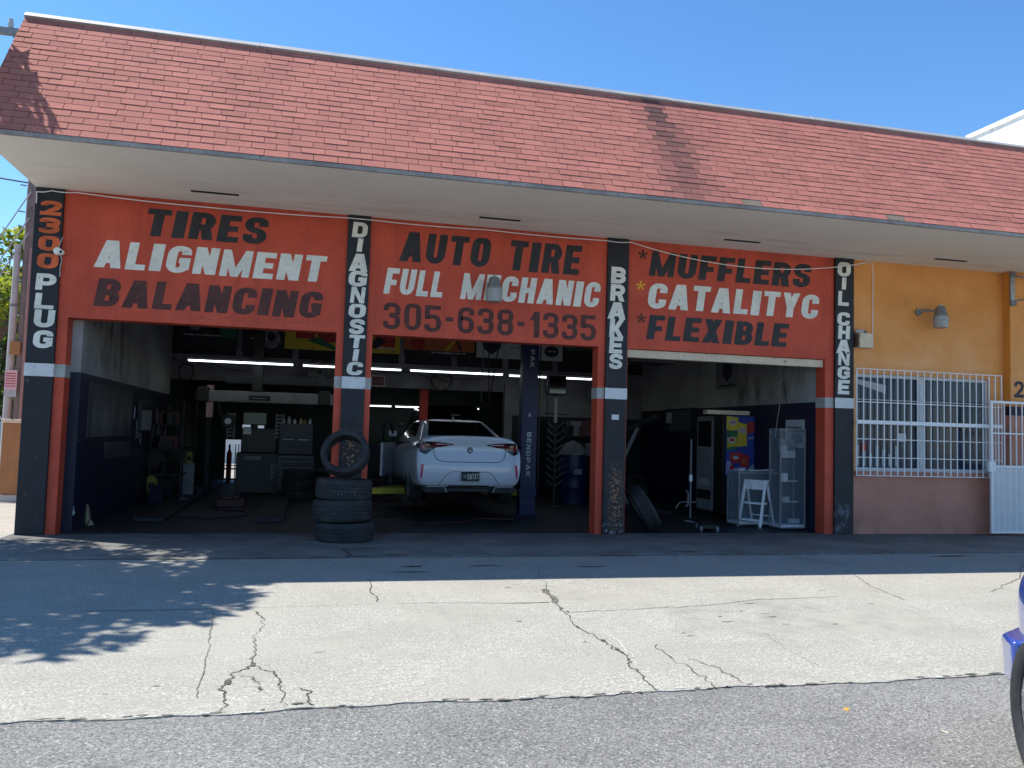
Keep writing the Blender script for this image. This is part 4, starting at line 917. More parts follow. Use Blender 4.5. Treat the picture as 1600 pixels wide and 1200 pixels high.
for i, (x, hh, mt) in enumerate(((-.52, .13, 'ltgrey'), (-.40, .16, 'plight'), (-.28, .11, 'ltgrey'), (-.14, .14, 'ptan'), (-.05, .10, 'yellow_dk'), (.06, .13, 'plight'))):
    b = MB(); b.lathe([(.04, 0), (.042, hh*.6), (.02, hh*.8), (.018, hh), (0, hh)], (0, 0, 0), 14); o = b.build('spray_can', mt, smooth=True); o.location = (x, 7.15, 1.625)
    setp(o, 'small can or bottle standing on top of the tool chest', 'can', 'cans on the tool chest')
def jug(label, loc, s=1, mt='yellow_dk', rz=0):
    t = thing('oil_jug', label, 'jug', loc, rz)
    b = MB(); b.prism([(-.085*s, 0), (.085*s, 0), (.085*s, .24*s), (.02*s, .32*s), (-.06*s, .32*s), (-.085*s, .27*s)], -.05*s, .05*s); b.build('body', mt, t, .012, smooth=True)
    b = MB(); b.lathe([(.022*s, .32*s), (.022*s, .36*s), (0, .36*s)], (-.03*s, 0, 0), 12); b.build('cap', 'pdark', t)
    b = MB(); b.box(-.06*s, .06*s, -.0535*s, -.0505*s, .07*s, .18*s); b.build('label_print', 'pdark', t)
    return t
jug('yellow oil jug standing by the dark clutter along the side wall', (-2.95, 5.5, .16), 1.1)
jug('small yellow jug on a stand beside the alignment console', (-2.40, 6.5, .72), .75)
b = MB(); b.box(-.11, .11, -.11, .11, 0, .72); o = b.build('metal_stand', 'grey', bevel=.02); o.location = (-2.40, 6.5, 0); setp(o, 'narrow grey metal stand under the small yellow jug', 'stand')
b = MB()
b.prism([(-3.08, .0), (-3.04, .10), (-3.055, .22), (-3.085, .32), (-3.09, .1)], 1.0, 1.12); b.prism([(-3.02, .10), (-2.97, .02), (-3.06, .0)], .98, 1.05)
o = b.build('rag', 'ptan', bevel=.01); setp(o, 'crumpled yellow rag at the foot of the navy side wall', 'rag')
b = MB(); b.prism([(-3.2, .18), (-3.10, .22), (-3.08, .34), (-3.15, .46), (-3.2, .4)], .30, .36); b.prism([(-3.12, .16), (-3.06, .26), (-3.1, .34)], .28, .33)
o = b.build('rag', 'plight', bevel=.01); setp(o, 'white cloth hanging beside the first red door jamb', 'rag')
b = MB(); b.box(-3.083, -3.07, .75, 3.8, 1.30, 2.1); M['panel'] = mat('grimy_wall_panel', (.035, .04, .05), .45, .3, 2); mix_into(M['panel'], spots(2.2, .36, .62, ((2, 1.28, 1.85, .25), (1, .9, 3.8, .3)), (1, 3, .5)), (.20, .20, .19))
o = b.build('side_wall_panel', 'panel', G)
b = MB(); b.box(-3.084, -3.06, .3, 3.9, 1.24, 1.275); b.build('wall_rail', 'pdark', G)
b = MB(); b.box(-3.083, -3.07, 1.9, 3.8, .95, 1.22); b.build('side_wall_panel', 'panel', G)
t = thing('wall_heater', 'pale ribbed metal unit fixed on the navy side wall', 'wall unit', (-3.08, 4.8, 1.36))
b = MB(); b.box(0, .08, -.5, .5, 0, .62); b.build('case', 'chest', t, .01)
b = MB()
for i in range(9): b.box(.08, .10, -.44+i*.105, -.40+i*.105, .05, .42)
b.build('fins', 'grey', t)
t = thing('storage_rack', 'dark steel rack loaded with parts along the side wall of the left bay', 'rack', (-2.75, 6.7, 0))
b = MB()
for x in (-.3, .3):
    for y in (-1, 1): b.box(x-.02, x+.02, y-.02, y+.02, 0, 2.0)
b.build('upright', 'pdark', t)
for z in (.5, 1.0, 1.5): b = MB(); b.box(-.32, .32, -1.02, 1.02, z, z+.03); b.build('shelf', 'pdark', t)
rr = random.Random(4)
for i in range(14):
    z = rr.choice((.53, 1.03, 1.53)); b = MB(); w_ = rr.uniform(.08, .2); hh = rr.uniform(.1, .3)
    b.box(-w_, w_, -w_*.8, w_*.8, 0, hh) if i % 3 else b.lathe([(w_*.7, 0), (w_*.7, hh*.8), (w_*.3, hh), (0, hh)], (0, 0, 0), 16)
    o = b.build('parts_box', rr.choice(('pdark', 'blackp', 'maroon', 'dark', 'chest')), bevel=.01); o.location = (-2.75+rr.uniform(-.08, .1), 5.8+i*.135, z); o.rotation_euler = (0, 0, rr.uniform(-.4, .4))
    setp(o, 'dark box or can of parts on the storage rack', 'box', 'parts on the storage rack')
b = MB(); b.box(-2.55, -2.1, 1.6, 7.0, .002, .07); b.box(-2.55, -2.5, 1.6, 7, .07, .11); o = b.build('lift_runway', 'pdark', bevel=.01); setp(o, 'dark drive-on runway on the floor nearer the side wall', 'ramp', 'alignment runways')
b = MB(); b.box(-.75, -.3, 1.6, 7.0, .002, .07); b.box(-.35, -.3, 1.6, 7, .07, .11); o = b.build('lift_runway', 'pdark', bevel=.01); setp(o, 'dark drive-on runway on the floor nearer the tyre stack', 'ramp', 'alignment runways')
b = MB(); b.box(-1.60, -1.10, 4.2, 4.6, .0, .14); b.box(-1.5, -1.2, 4.25, 4.55, .14, .2); o = b.build('jack_tray', 'maroon', bevel=.015); setp(o, 'low dark red tray between the two runways', 'tray')
t = thing('gas_bottle', 'slim red gas bottle standing before the bright far doorway', 'gas bottle', (-2.08, 12.2, 0)); b = MB(); b.lathe([(.07, 0), (.07, .78), (.03, .88), (.03, .95), (0, .95)], (0, 0, 0), 16); b.build('body', 'pred', t, smooth=True)
b = MB(); b.box(-.03, .03, -.02, .02, .95, 1.02); b.build('valve', 'steel', t)
t = thing('tool_trolley', 'open dark trolley with upright handles in the far doorway', 'trolley', (-1.98, 11.6, 0)); b = MB(); b.box(-.22, .22, -.15, .15, .36, .39); b.box(-.22, .22, -.15, .15, .08, .11); b.build('tray', 'pdark', t)
for x in (-.2, -.05, .12, .2): b = MB(); b.box(x-.012, x+.012, -.15, -.12, 0, 1.05); b.build('upright', 'pdark', t)
# fans
def fan(label, loc, r):
    t = thing('wall_fan', label, 'fan', loc, 0, 'wall fans')
    b = MB()
    for k in range(5): b.lathe([(r*(1-k*.19)-.006, -.06+k*.006), (r*(1-k*.19)+.006, -.06+k*.006), (r*(1-k*.19)+.006, -.05+k*.006), (r*(1-k*.19)-.006, -.05+k*.006)], (0, 0, 0), 30, 'y', 0, True)
    for k in range(10): a = 2*math.pi*k/10; b.bar((0, -.075, 0), (r*math.cos(a), -.055, r*math.sin(a)), .008)
    b.lathe([(r+.01, -.05), (r+.01, .08), (r-.01, .08), (r-.01, -.05)], (0, 0, 0), 30, 'y', 0, True); b.build('guard', 'blackp', t)
    b = MB()
    for k in range(4):
        a = 2*math.pi*k/4+.4; c, s = math.cos(a), math.sin(a); b.face([(-.04*s, -.01, .04*c), (r*.85*c-.11*s, -.03, r*.85*s+.11*c), (r*.85*c+.11*s, .03, r*.85*s-.11*c), (.04*s, .02, -.04*c)])
    b.build('blade', 'grey', t, recalc=False)
    b = MB(); b.lathe([(0, -.04), (.06, -.03), (.07, .1), (.04, .3), (0, .3)], (0, 0, 0), 16, 'y'); b.build('motor', 'blackp', t); return t
fan('round black wall fan beside the DIAGNOSTIC pillar, behind the tube light', (.23, 7.65, 2.86), .30)
fan('round black wall fan above the white sedan', (3.13, 7.65, 2.80), .25)
t = thing('framed_sign', 'small framed dark red sign at the edge of the DIAGNOSTIC pillar', 'sign', (1.62, 7.93, 2.72))
b = MB(); b.box(-.16, .16, -.02, .02, -.13, .13); b.build('frame', 'plight', t)
b = MB(); b.box(-.14, .14, -.026, -.021, -.11, .11); p = b.build('face', mat('dark_red_print', (.09, .015, .02), .6, .3, 12), t)
b = MB()
for z in (.03, -.03): b.box(-.10, .10, -.029, -.0265, z-.008, z+.008)
b.build('print', 'pgrey', p)
# right side of the middle bay
t = thing('peg_stand', 'black post with rows of slanted pegs right of the blue lift post', 'stand', (5.24, 5.0, 0))
b = MB(); b.tube([(0, 0, 0), (0, 0, 2.45)], .03, 10); b.lathe([(.25, 0), (.25, .03), (.04, .06), (0, .06)], (0, 0, 0), 20); b.build('post', 'blackp', t)
b = MB(); b.tube([(0, 0, 1.8), (0, 0, 2.36)], .038, 10); b.build('sleeve', 'ltgrey', t)
for k in range(9):
    z = .42+k*.155
    for s in (-1, 1): b = MB(); b.tube([(0, 0, z), (s*.2, -.03, z+.15)], .010, 6); b.build('peg', 'grey' if k > 5 else 'pgrey', t)
b = MB(); b.bar((-.28, 0, 2.0), (.28, 0, 1.98), .03); b.build('cross_bar', 'blackp', t)
t = thing('monitor_box', 'black square box mounted on top of the peg stand', 'monitor', (5.22, 4.95, 2.40))
b = MB(); b.box(-.2, .2, -.12, .12, 0, .42); b.build('case', 'blackp', t, .02)
b = MB(); b.box(-.18, .18, -.125, -.121, .03, .39); b.build('screen', 'glass_dk', t)
b = MB(); b.tube([(-.21, 0, .40), (-.25, .02, .2), (-.20, 0, -.1), (-.14, .1, -.5)], .012, 6); b.build('cable', 'blackp', t)
t = thing('steel_drum', 'dark blue drum with grey cover near the BRAKES pillar', 'drum', (5.95, 5.9, 0))
b = MB(); b.lathe([(.31, 0), (.31, .32), (.32, .34), (.31, .36), (.31, .64), (.32, .66), (.31, .68), (.31, 1.1), (0, 1.1)], (0, 0, 0), 32); b.build('body', 'blue_post', t, smooth=True)
b = MB(); b.lathe([(.33, 1.1), (.30, 1.2), (.16, 1.36), (0, 1.42)], (0, 0, 0), 24); b.build('cover', 'grey', t, smooth=True)
b = MB()
for i in range(6):
    for j in range(4):
        if (i+j) % 2 == 0: b.box(5.88+i*.03, 5.91+i*.03, 5.55, 5.555, .66+j*.03, .69+j*.03)
b.box(5.88, 6.06, 5.5555, 5.56, .65, .79, 1); o = b.build('chequered_card', ['plight', 'pdark']); setp(o, 'small black and white chequered card in front of the blue drum', 'card')
t = thing('parts_shelf', 'dim grey boxes on a shelf against the far partition near the BRAKES pillar', 'shelf', (6.6, 7.7, 0))
b = MB(); b.box(-.8, .8, -.25, .25, 1.0, 1.03); b.box(-.8, .8, -.25, .25, 1.5, 1.53); b.box(-.8, -.77, -.25, .25, 0, 1.9); b.box(.77, .8, -.25, .25, 0, 1.9); b.build('frame', 'pdark', t)
b = MB(); b.box(-.2, .1, -.2, .2, 1.53, 1.9); b.box(.2, .5, -.2, .2, 1.03, 1.35); b.build('carton', 'pgrey', t)
# ------------------------------------------------------------------ tyres outside
tz = [('black used tyre at the bottom of the stack in front of the DIAGNOSTIC pillar', .56, -.62, .40, .27), ('black used tyre in the middle of the stack in front of the DIAGNOSTIC pillar', .52, -.63, .402, .30), ('black used tyre with chalk marks, third from the ground in the pillar stack', .53, -.61, .385, .28)]
z = 0
for i, (lb, x, y, rr_, wd) in enumerate(tz):
    o = tyre('tyre', rr_, .27, wd, None, 'z', 'rubber', n=84); o.location = (x, y, z+wd/2); o.rotation_euler = (R((.8, -1.1, 1.0)[i]), R((-.6, .9, -.8)[i]), i*1.3); setp(o, lb, 'tyre', 'tyres by the pillars'); z += wd-.004
    if i == 2:
        b = MB(); rq = random.Random(2)
        for k in range(8):
            a = -math.pi/2-.45+k*.11-i*1.3; b.bar((.394*math.cos(a), .394*math.sin(a), -.05+rq.uniform(-.02, .02)), (.394*math.cos(a+.03), .394*math.sin(a+.03), .0), .006)
        b.build('chalk_mark', 'pgrey', o)
o = tyre('tyre', .335, .245, .21, None, 'z', 'rubber', n=84); setp(o, 'tyre standing on top of the stack, leaning against the DIAGNOSTIC pillar', 'tyre', 'tyres by the pillars')
o.rotation_euler = (R(64), 0, R(-14)); o.location = (.53, -.56, z+.345)
o = tyre('tyre', .39, .27, .24, None, 'z', 'rubber', n=84); setp(o, 'tyre leaning against the BRAKES pillar at the edge of the right bay', 'tyre', 'tyres by the pillars')
o.rotation_euler = (0, R(58), R(-12)); o.location = (5.36, .36, .385)
# ------------------------------------------------------------------ right bay
t = thing('vending_machine', 'vending machine with snack-bag graphics on its side and a lit-up glass front', 'vending machine', (7.85, 2.3, 0))
b = MB(); b.box(.02, .63, 0, 1.15, .08, 2.0); b.build('cabinet', 'pdark', t, .01)
b = MB(); b.box(-.03, .02, .42, 1.13, .12, 1.99); fr = b.build('front_door', 'grey', t, .012); b = MB(); b.box(-.028, .02, .02, .41, .12, 1.99); b.build('coin_panel', 'blackp', t, .01)
b = MB(); b.box(-.036, -.031, .50, 1.06, 1.38, 1.90); b.build('window', 'glass_dk', fr)
b = MB(); b.box(-.036, -.031, .50, 1.06, .78, 1.34); b.build('lower_window', 'pgrey', fr)
b = MB(); b.box(-.042, -.031, .06, .38, .95, 1.25); b.build('keypad', 'blackp', fr)
b = MB(); b.box(-.040, -.031, .12, .28, 1.12, 1.20); b.build('display', 'plight', fr)
b = MB(); b.box(-.05, -.031, .50, 1.06, .34, .52); b.build('delivery_flap', 'blackp', fr)
b = MB()
for i in range(6): b.box(-.040, -.0365, .55+i*.08, .59+i*.08, .62, .74)
b.build('label_strip', 'plight', fr)
b = MB(); b.box(.02, .63, -.006, 0, .84, 2.0); gp = b.build('side_graphic', 'pblue', t)
def gx(name, poly, mt, k): m_ = MB(); m_.prism(poly, -.006-.0022*k-.002, -.006-.0022*k); return m_.build(name, mt, gp)
gx('snack_bag', [(.03, 1.99), (.28, 1.97), (.29, 1.72), (.03, 1.70)], 'pyellow', 0); gx('snack_bag', [(.03, 1.72), (.26, 1.70), (.27, 1.36), (.03, 1.30)], 'pgreen', 0)
gx('snack_bag', [(.27, 1.88), (.46, 1.84), (.47, 1.42), (.26, 1.40)], 'pyellow', 1); gx('snack_bag', [(.04, 1.56), (.25, 1.60), (.26, 1.42), (.05, 1.38)], 'yellow', 1)
gx('snack_bag', [(.47, 1.88), (.62, 1.90), (.62, 1.68), (.47, 1.66)], 'pred', 0); gx('snack_bag', [(.10, 1.28), (.34, 1.30), (.36, 1.10), (.12, 1.08)], 'pred', 1)
gx('snack_bag', [(.34, 1.28), (.52, 1.22), (.50, 1.00), (.32, 1.02)], 'pred', 2); gx('snack_bag', [(.03, 1.12), (.14, 1.14), (.16, .96), (.03, .94)], 'ppurple', 1)
gx('snack_bag', [(.03, .95), (.45, 1.02), (.48, .86), (.03, .85)], 'ppurple', 0); gx('snack_bag', [(.36, .86), (.62, .86), (.62, 1.08), (.5, .98)], 'plight', 2)
ov = lambda cx, cz, rx, rz: [(cx+rx*math.cos(2*math.pi*q/18), cz+rz*math.sin(2*math.pi*q/18)) for q in range(18)]
gx('emblem', ov(.155, 1.87, .085, .055), 'plight', 2); gx('emblem', ov(.37, 1.72, .08, .06), 'plight', 3); gx('emblem', ov(.14, 1.53, .075, .06), 'plight', 3); gx('emblem', ov(.14, 1.53, .05, .035), 'pred', 4)
gx('emblem', ov(.23, 1.19, .06, .04), 'plight', 4); gx('emblem', ov(.42, 1.12, .05, .06), 'porange', 4); gx('emblem', ov(.15, 1.0, .05, .05), 'pred', 4)
for tx, x0, x1, z0, z1 in (('LAYS', .095, .215, 1.848, 1.892), ('LAYS', .31, .43, 1.70, 1.745), ('FM', .50, .60, 1.545, 1.60)):
    word('print', tx, x0, x1, z0, z1, -.0175, 'pred' if tx == 'LAYS' else 'plight', gp, tv=.3, th=.2, shear=0)
b = MB(); b.box(-.42, .48, -.14, .05, 2.015, 2.095); o = b.build('light_box', 'cream', bevel=.008); o.location = (7.85, 2.35, 0); setp(o, 'long cream box lying on top of the vending machine', 'box')
b = MB()
for k in range(12): b.box(8.468, 8.478, 5.1, 6.25, 1.72+k*.04, 1.735+k*.04)
b.box(8.478, 8.492, 4.8, 6.45, 1.69, 2.24, 1); b.box(8.466, 8.478, 6.1, 6.4, 1.9, 2.15, 2); o = b.build('notice_board', ['pgrey', 'pdark', 'ltgrey']); setp(o, 'dark notice board with printed lines on the wall of the right bay', 'notice board')
t = thing('wall_poster', 'grey poster with a dark shield high on the right bay wall', 'poster', (8.49, 3.4, 2.88))
b = MB(); b.box(-.012, 0, -.5, .5, -.3, .3); b.build('sheet', 'pgrey', t)
b = MB(); i = b._p([(-.015, y, z) for y, z in ((-.2, .26), (.2, .26), (.2, 0), (0, -.14), (-.2, 0))]); b.f.append(tuple(range(i, i+5))); b.m.append(0); b.build('shield', 'navy', t)
b = MB(); b.box(-.016, -.012, -.35, .35, -.24, -.20); b.build('print', 'pdark', t)
b = MB(); b.tube([(8.485, 1.41, 4.0), (8.485, 1.41, 2.2), (8.46, 1.46, 1.9), (8.45, 1.5, 1.6)], .007, 6); o = b.build('wall_cable', 'ltgrey'); setp(o, 'thin pale cable hanging down the wall of the right bay', 'cable')
t = thing('wall_hook', 'small oval hook with a cord on the wall of the right bay', 'hook', (8.48, 1.2, 2.75)); b = MB(); b.tube([(0, -.05, .07), (0, .03, .08), (0, .05, 0), (0, .02, -.08), (0, -.04, -.07), (0, -.05, .07)], .01, 6); b.build('loop', 'ltgrey', t)
b = MB(); b.tube([(0, .1, -.12), (-.01, .02, -.3), (-.01, -.03, -.52)], .006, 5); b.build('cord', 'pdark', t)
b = MB(); b.box(8.478, 8.49, .62, 1.2, 1.42, 1.92); o = b.build('wall_paper_sheet', 'plight'); setp(o, 'pale sheets of paper pinned on the navy wall behind the glass case', 'paper')
b = MB(); b.box(8.472, 8.477, .70, 1.12, 1.70, 1.80); b.box(8.472, 8.477, .66, 1.0, 1.5, 1.66); b.build('print', 'pgrey', o)
def glass_case(name, label, loc, w_, d_, h_, shelves, top, grp=None):
    t = thing(name, label, 'display case', loc, 0, grp); e = .022
    b = MB()
    for x in (0, w_-e):
        for y in (0, d_-e): b.box(x, x+e, y, y+e, 0, h_)
    for z in (0, h_-e):
        for y in (0, d_-e): b.box(e, w_-e, y+.001, y+e-.001, z, z+e)
        for x in (0, w_-e): b.box(x+.001, x+e-.001, e, d_-e, z, z+e)
    b.build('frame', 'grey', t)
    for k, (x0, x1, y0, y1) in enumerate(((e, w_-e, .008, .012), (e, w_-e, d_-.012, d_-.008), (.008, .012, e, d_-e), (w_-.012, w_-.008, e, d_-e))):
        b = MB(); b.box(x0, x1, y0, y1, e, h_-e); b.build('glass', 'glaze', t)
    for z in shelves: b = MB(); b.box(.015, w_-.015, .015, d_-.015, z, z+.008); b.build('shelf', 'glaze', t)
    b = MB(); b.box(.01, w_-.01, .01, d_-.01, .022, .06); b.build('base', top, t)
    return t
cs = glass_case('display_case', 'tall glass display case against the navy wall beside the OIL CHANGE pillar', (7.97, .55, .03), .5, .36, 1.72, (.42, .78, 1.2), 'white_dirty')
for x, z, a, h_, mt in ((.17, 1.21, .05, .22, 'plight'), (.30, 1.21, .09, .12, 'ltgrey'), (.19, .79, .045, .15, 'paper'), (.32, .79, .12, .03, 'ltgrey'), (.22, .43, .05, .1, 'plight'), (.36, .43, .1, .03, 'ltgrey'), (.38, .07, .1, .08, 'plight'), (.3, 1.3, .17, .24, 'pgrey')):
    b = MB(); b.box(-a, a, -.04, .04, 0, h_); o = b.build('boxed_part', mt, bevel=.008); o.location = (7.97+x, .72+(.1 if h_ == .24 else 0), .03+z); o.rotation_euler = (0, 0, .2); setp(o, 'small boxed part on a shelf of the tall glass case', 'box', 'goods in the glass case')
ct = glass_case('display_counter', 'low glass display counter behind the white step ladder', (7.46, 1.05, .03), .86, .42, .93, (.45,), 'white_dirty')
b = MB(); b.box(-.01, .87, -.01, .43, .931, .95); b.build('counter_top', 'glaze', ct)
b = MB(); b.box(.3, .84, .36, .40, .07, .90); b.build('back_panel', 'blue_grey', ct)
b = MB(); b.box(.03, .29, .37, .40, .07, .90); b.build('back_panel', 'blue_grey', ct)
for x, w_, h_, mt in ((.12, .06, .04, 'plight'), (.5, .16, .02, 'paper'), (.72, .1, .03, 'plight')):
    b = MB(); b.box(-w_, w_, -.08, .08, 0, h_); o = b.build('papers', mt); o.location = (7.46+x, 1.25, .982); o.rotation_euler = (0, 0, x); setp(o, 'pale papers lying on the low glass counter', 'papers', 'papers on the counter')
ua, va = Vector((.21, -.40, 0)).normalized(), Vector((.40, .21, 0)).normalized()
t = thing('step_ladder', 'white folding step ladder standing at the right bay threshold', 'step ladder', (7.50, 1.13, 0), math.atan2(ua.y, ua.x))
wd = .44
for x in (0, wd):
    b = MB(); b.bar((x, 0, 0), (x+(-.02 if x else .02), .20, .82), .035, .05); b.build('front_leg', 'white_metal', t, .004)
    b = MB(); b.bar((x, .46, 0), (x+(-.02 if x else .02), .235, .80), .028, .04); b.build('rear_leg', 'white_metal', t, .004)
    for y in (0, .46): b = MB(); b.box(x-.025, x+.025, y-.03, y+.03, 0, .03); b.build('foot', 'pgrey', t)
for z, dp in ((.13, .10), (.42, .16)): b = MB(); y = z/.82*.2; b.box(.02, wd-.02, y-.02, y+dp, z-.012, z+.018); b.build('step', 'white_metal', t, .004)
b = MB(); b.box(.02, wd-.02, .14, .34, .79, .83); b.box(.03, wd-.03, .175, .19, .66, .79); b.build('top_step', 'white_metal', t, .005)
b = MB(); b.bar((.0, .40, .2), (wd, .40, .2), .02); b.build('brace', 'white_metal', t)
t = thing('pole_stand', 'thin dark pole on a square foot with a bright ring at mid height', 'stand', (7.28, 2.72, 0))
t.location = (6.95, 1.9, 0)
b = MB(); b.tube([(0, 0, 0), (0, 0, 1.52)], .016, 8); b.lathe([(.12, 0), (.11, .025), (.03, .05), (0, .05)], (0, 0, 0), 4); b.build('pole', 'grey', t)
b = MB(); b.lathe([(.028, .74), (.032, .78), (.028, .86), (0, .86)], (0, 0, 0), 12); b.build('ring', 'white_metal', t)
b = MB(); b.tube([(.05, .3, .55), (.10, .3, .5), (.10, .3, .3), (.05, .3, .25)], .02, 8); b.tube([(-.2, .2, .22), (-.1, .25, .33), (.05, .3, .34), (.25, .3, .33)], .014, 8); b.build('hook_arm', 'grey', t)
t = thing('floor_jack', 'low dark trolley jack on small wheels on the floor of the right bay', 'trolley jack', (6.6, .55, 0), R(-20))
b = MB(); b.box(-.12, .12, -.35, .35, .05, .12); b.bar((0, .3, .1), (-.5, .85, .14), .04); b.build('frame', 'blackp', t, .01)
for x in (-.13, .13):
    for y in (-.32, .3): b = MB(); b.lathe([(.05, -.02), (.05, .02)], (x, y, .05), 16, 'x'); b.build('castor', 'pgrey', t)
t = thing('door_opener', 'dark rolled door drum and motor under the ceiling of the right bay', 'door opener', (5.6, .75, 2.72))
b = MB(); b.box(-.5, .35, -.3, .3, .05, .55); b.build('motor', 'pdark', t, .03)
b = MB(); b.lathe([(.17, -.7), (.17, 2.0), (0, 2.0)], (0, .2, .85), 20, 'x'); b.build('drum', 'pdark', t)
b = MB(); b.bar((-.6, .0, .0), (-.2, .1, .12), .05); b.bar((-.64, .3, .4), (-.6, .3, 1.5), .04); b.build('bracket', 'pgrey', t)
# ------------------------------------------------------------------ fixtures on the facade
def dusk_lamp(label, x, z, dx, rz):
    t = thing('wall_lamp', label, 'lamp', (x, -.01, z), rz, 'grey wall lamps')
    b = MB(); b.lathe([(.06, 0), (.06, -.03), (0, -.03)], (0, 0, .1), 16, 'y'); b.tube([(0, -.02, .1), (dx*.4, -.12, .13), (dx*.7, -.20, .1)], .022, 8); b.build('arm', 'lampgrey', t)
    c = (dx, -.26, 0)
    b = MB(); b.lathe([(.0, .185), (.06, .18), (.085, .15), (.088, .08), (.105, .06), (.11, .03), (.118, .02), (.118, -.0), (.10, -.0)], c, 24); b.build('housing', 'lampgrey', t, smooth=True)
    b = MB(); b.lathe([(.125, .0), (.128, -.03), (.115, -.19), (.10, -.195), (0, -.195)], c, 24); b.build('lens', 'lamplens', t, smooth=True)
    b = MB(); b.lathe([(.027, .18), (.03, .215), (0, .22)], c, 12); b.build('sensor', 'ltgrey', t)
dusk_lamp('grey dusk-to-dawn lamp hanging in front of the FULL MECHANIC lettering', 2.64, 3.68, 0, 0)
dusk_lamp('grey dusk-to-dawn lamp on the orange wall above the barred window', 10.30, 3.75, .24, 0)
t = thing('junction_box', 'beige electrical box on the orange wall beside the OIL CHANGE pillar', 'electrical box', (9.16, -.0, 3.28))
b = MB(); b.box(-.11, .15, -.13, 0, -.125, .125); b.build('case', 'cream', t, .006)
b = MB(); b.box(-.145, -.112, -.10, 0, -.11, .11); b.build('hinge_side', mat('brown_bracket', (.10, .05, .03), .7), t)
t = thing('security_camera', 'small pale camera above the beige electrical box', 'camera', (9.06, -.06, 3.44)); b = MB(); b.tube([(-.04, 0, 0), (.08, -.08, -.015)], .032, 10); b.build('body', 'ltgrey', t, smooth=True)
b = MB(); b.tube([(-.04, .05, -.03), (-.02, 0, 0)], .012, 6); b.build('mount', 'grey', t)
b = MB(); b.lathe([(.022, 0), (.022, -.01), (0, -.01)], (.07, -.095, -.016), 12, 'y'); b.build('lens', 'glass_dk', t)
t = thing('security_camera', 'round white camera with a short aerial on the 2300 PLUG pillar', 'camera', (-3.37, -.06, 3.81)); b = MB(); b.lathe([(0, -.09), (.045, -.08), (.055, -.03), (.05, 0)], (0, 0, 0), 18, 'y'); b.build('body', 'white_metal', t, smooth=True)
b = MB(); b.lathe([(0, -.075), (.03, -.07), (.036, -.03)], (.05, -.01, -.015), 14, 'y'); b.build('lens_ring', 'white_metal', t, smooth=True)
b = MB(); b.lathe([(0, -.092), (.018, -.088), (.018, -.07)], (.05, -.01, -.015), 12, 'y'); b.build('lens', 'glass_dk', t)
b = MB(); b.tube([(0, -.03, .04), (.05, -.03, .20)], .006, 6); b.build('aerial', 'ltgrey', t)
b = MB(); b.tube([(.03, -.02, -.04), (.045, 0, -.1), (.03, 0, -.22), (.035, 0, -.34)], .006, 6); b.build('lead', 'ltgrey', t)
def sag(pts, n=10, s=.03):
    out = []
    for a, c in zip(pts, pts[1:]):
        for k in range(n): q = k/n; out.append((a[0]+(c[0]-a[0])*q, a[1]+(c[1]-a[1])*q, a[2]+(c[2]-a[2])*q-s*4*q*(1-q)))
    return out+[pts[-1]]
b = MB(); b.tube([(-3.68, -.06, 4.45)]+sag([(-3.68, -.065, 4.61), (-3.5, -.065, 4.64), (-3.2, -.06, 4.645), (-1.45, -.05, 4.60), (.42, -.065, 4.62)], 8, .012)+sag([(.82, -.065, 4.62), (2.54, -.05, 4.63), (4.50, -.065, 4.62), (4.89, -.065, 4.63)], 8, .015)+sag([(4.89, -.065, 4.63), (8.75, -.09, 4.53)], 16, .20)[1:]+[(8.99, -.07, 4.58), (9.30, -.03, 4.655), (9.36, -.02, 4.64), (9.385, -.015, 4.5), (9.385, -.012, 3.3), (9.35, -.012, 3.2)], .0075, 6)
o = b.build('white_cable', 'white_metal'); setp(o, 'thin white cable strung along the top of the painted facade, sagging over MUFFLERS', 'cable')
# gate
t = thing('security_gate', 'white metal gate with upright bars over a perforated lower panel', 'gate', (11.56, -.26, 0)); gw = 1.05
b = MB(); b.box(0, .045, -.02, .02, .04, 2.34); b.box(gw, gw+.045, -.02, .02, .04, 2.34); b.box(.045, gw, -.02, .02, 2.295, 2.34); b.box(.045, gw, -.02, .02, .04, .08); b.box(.045, gw, -.018, .018, 1.175, 1.215); b.box(.045, gw, -.01, .01, 1.76, 1.785); b.build('frame', 'white_metal', t, .003)
for i in range(1, 8): b = MB(); x = .045+i*(gw-.045)/8; b.box(x-.008, x+.008, -.008, .008, 1.216, 2.294); b.build('bar', 'white_metal', t)
b = MB(); z0, z1, x0, x1 = .081, 1.174, .046, gw-.001; st_ = .036; H = z1-z0; k = -H
while k < x1-x0:
    for s in (0, 1):
        a = (x0+k, z0) if not s else (x0+k, z1); c = (x0+k+H, z1) if not s else (x0+k+H, z0)
        ta = max(0, (x0-a[0])/H); tc_ = min(1, (x1-a[0])/H)
        if tc_ > ta:
            P = [(a[0]+(c[0]-a[0])*q, -.004+.003*s, a[1]+(c[1]-a[1])*q) for q in (ta, tc_)]; b.bar(P[0], P[1], .012, .003, 0, (0, 1, 0))
    k += st_
b.build('perforated_panel', 'white_metal', t)
b = MB()
for i in range(1, 8): x = .045+i*(gw-.045)/8; b.box(x-.008, x+.008, .002, .012, .08, 1.18)
b.build('back_bar', 'white_metal', t)
b = MB(); b.box(-.05, .08, -.035, .02, 1.10, 1.28); b.build('lock_box', 'white_metal', t, .005)
t = thing('wall_bracket', 'grey steel bracket with two arms high on the orange wall', 'bracket', (12.07, -.0, 4.05))
b = MB(); b.box(.0, .09, -.21, -.165, 0, .61); b.build('plate', 'steel', t, .004)
for z, e in ((.08, .2), (.55, -.12)): b = MB(); b.tube([(.045, -.21, z), (.3, -.26, z+e*.3), (.9, -.3, z+e)], .014, 8); b.build('arm', 'grey', t)
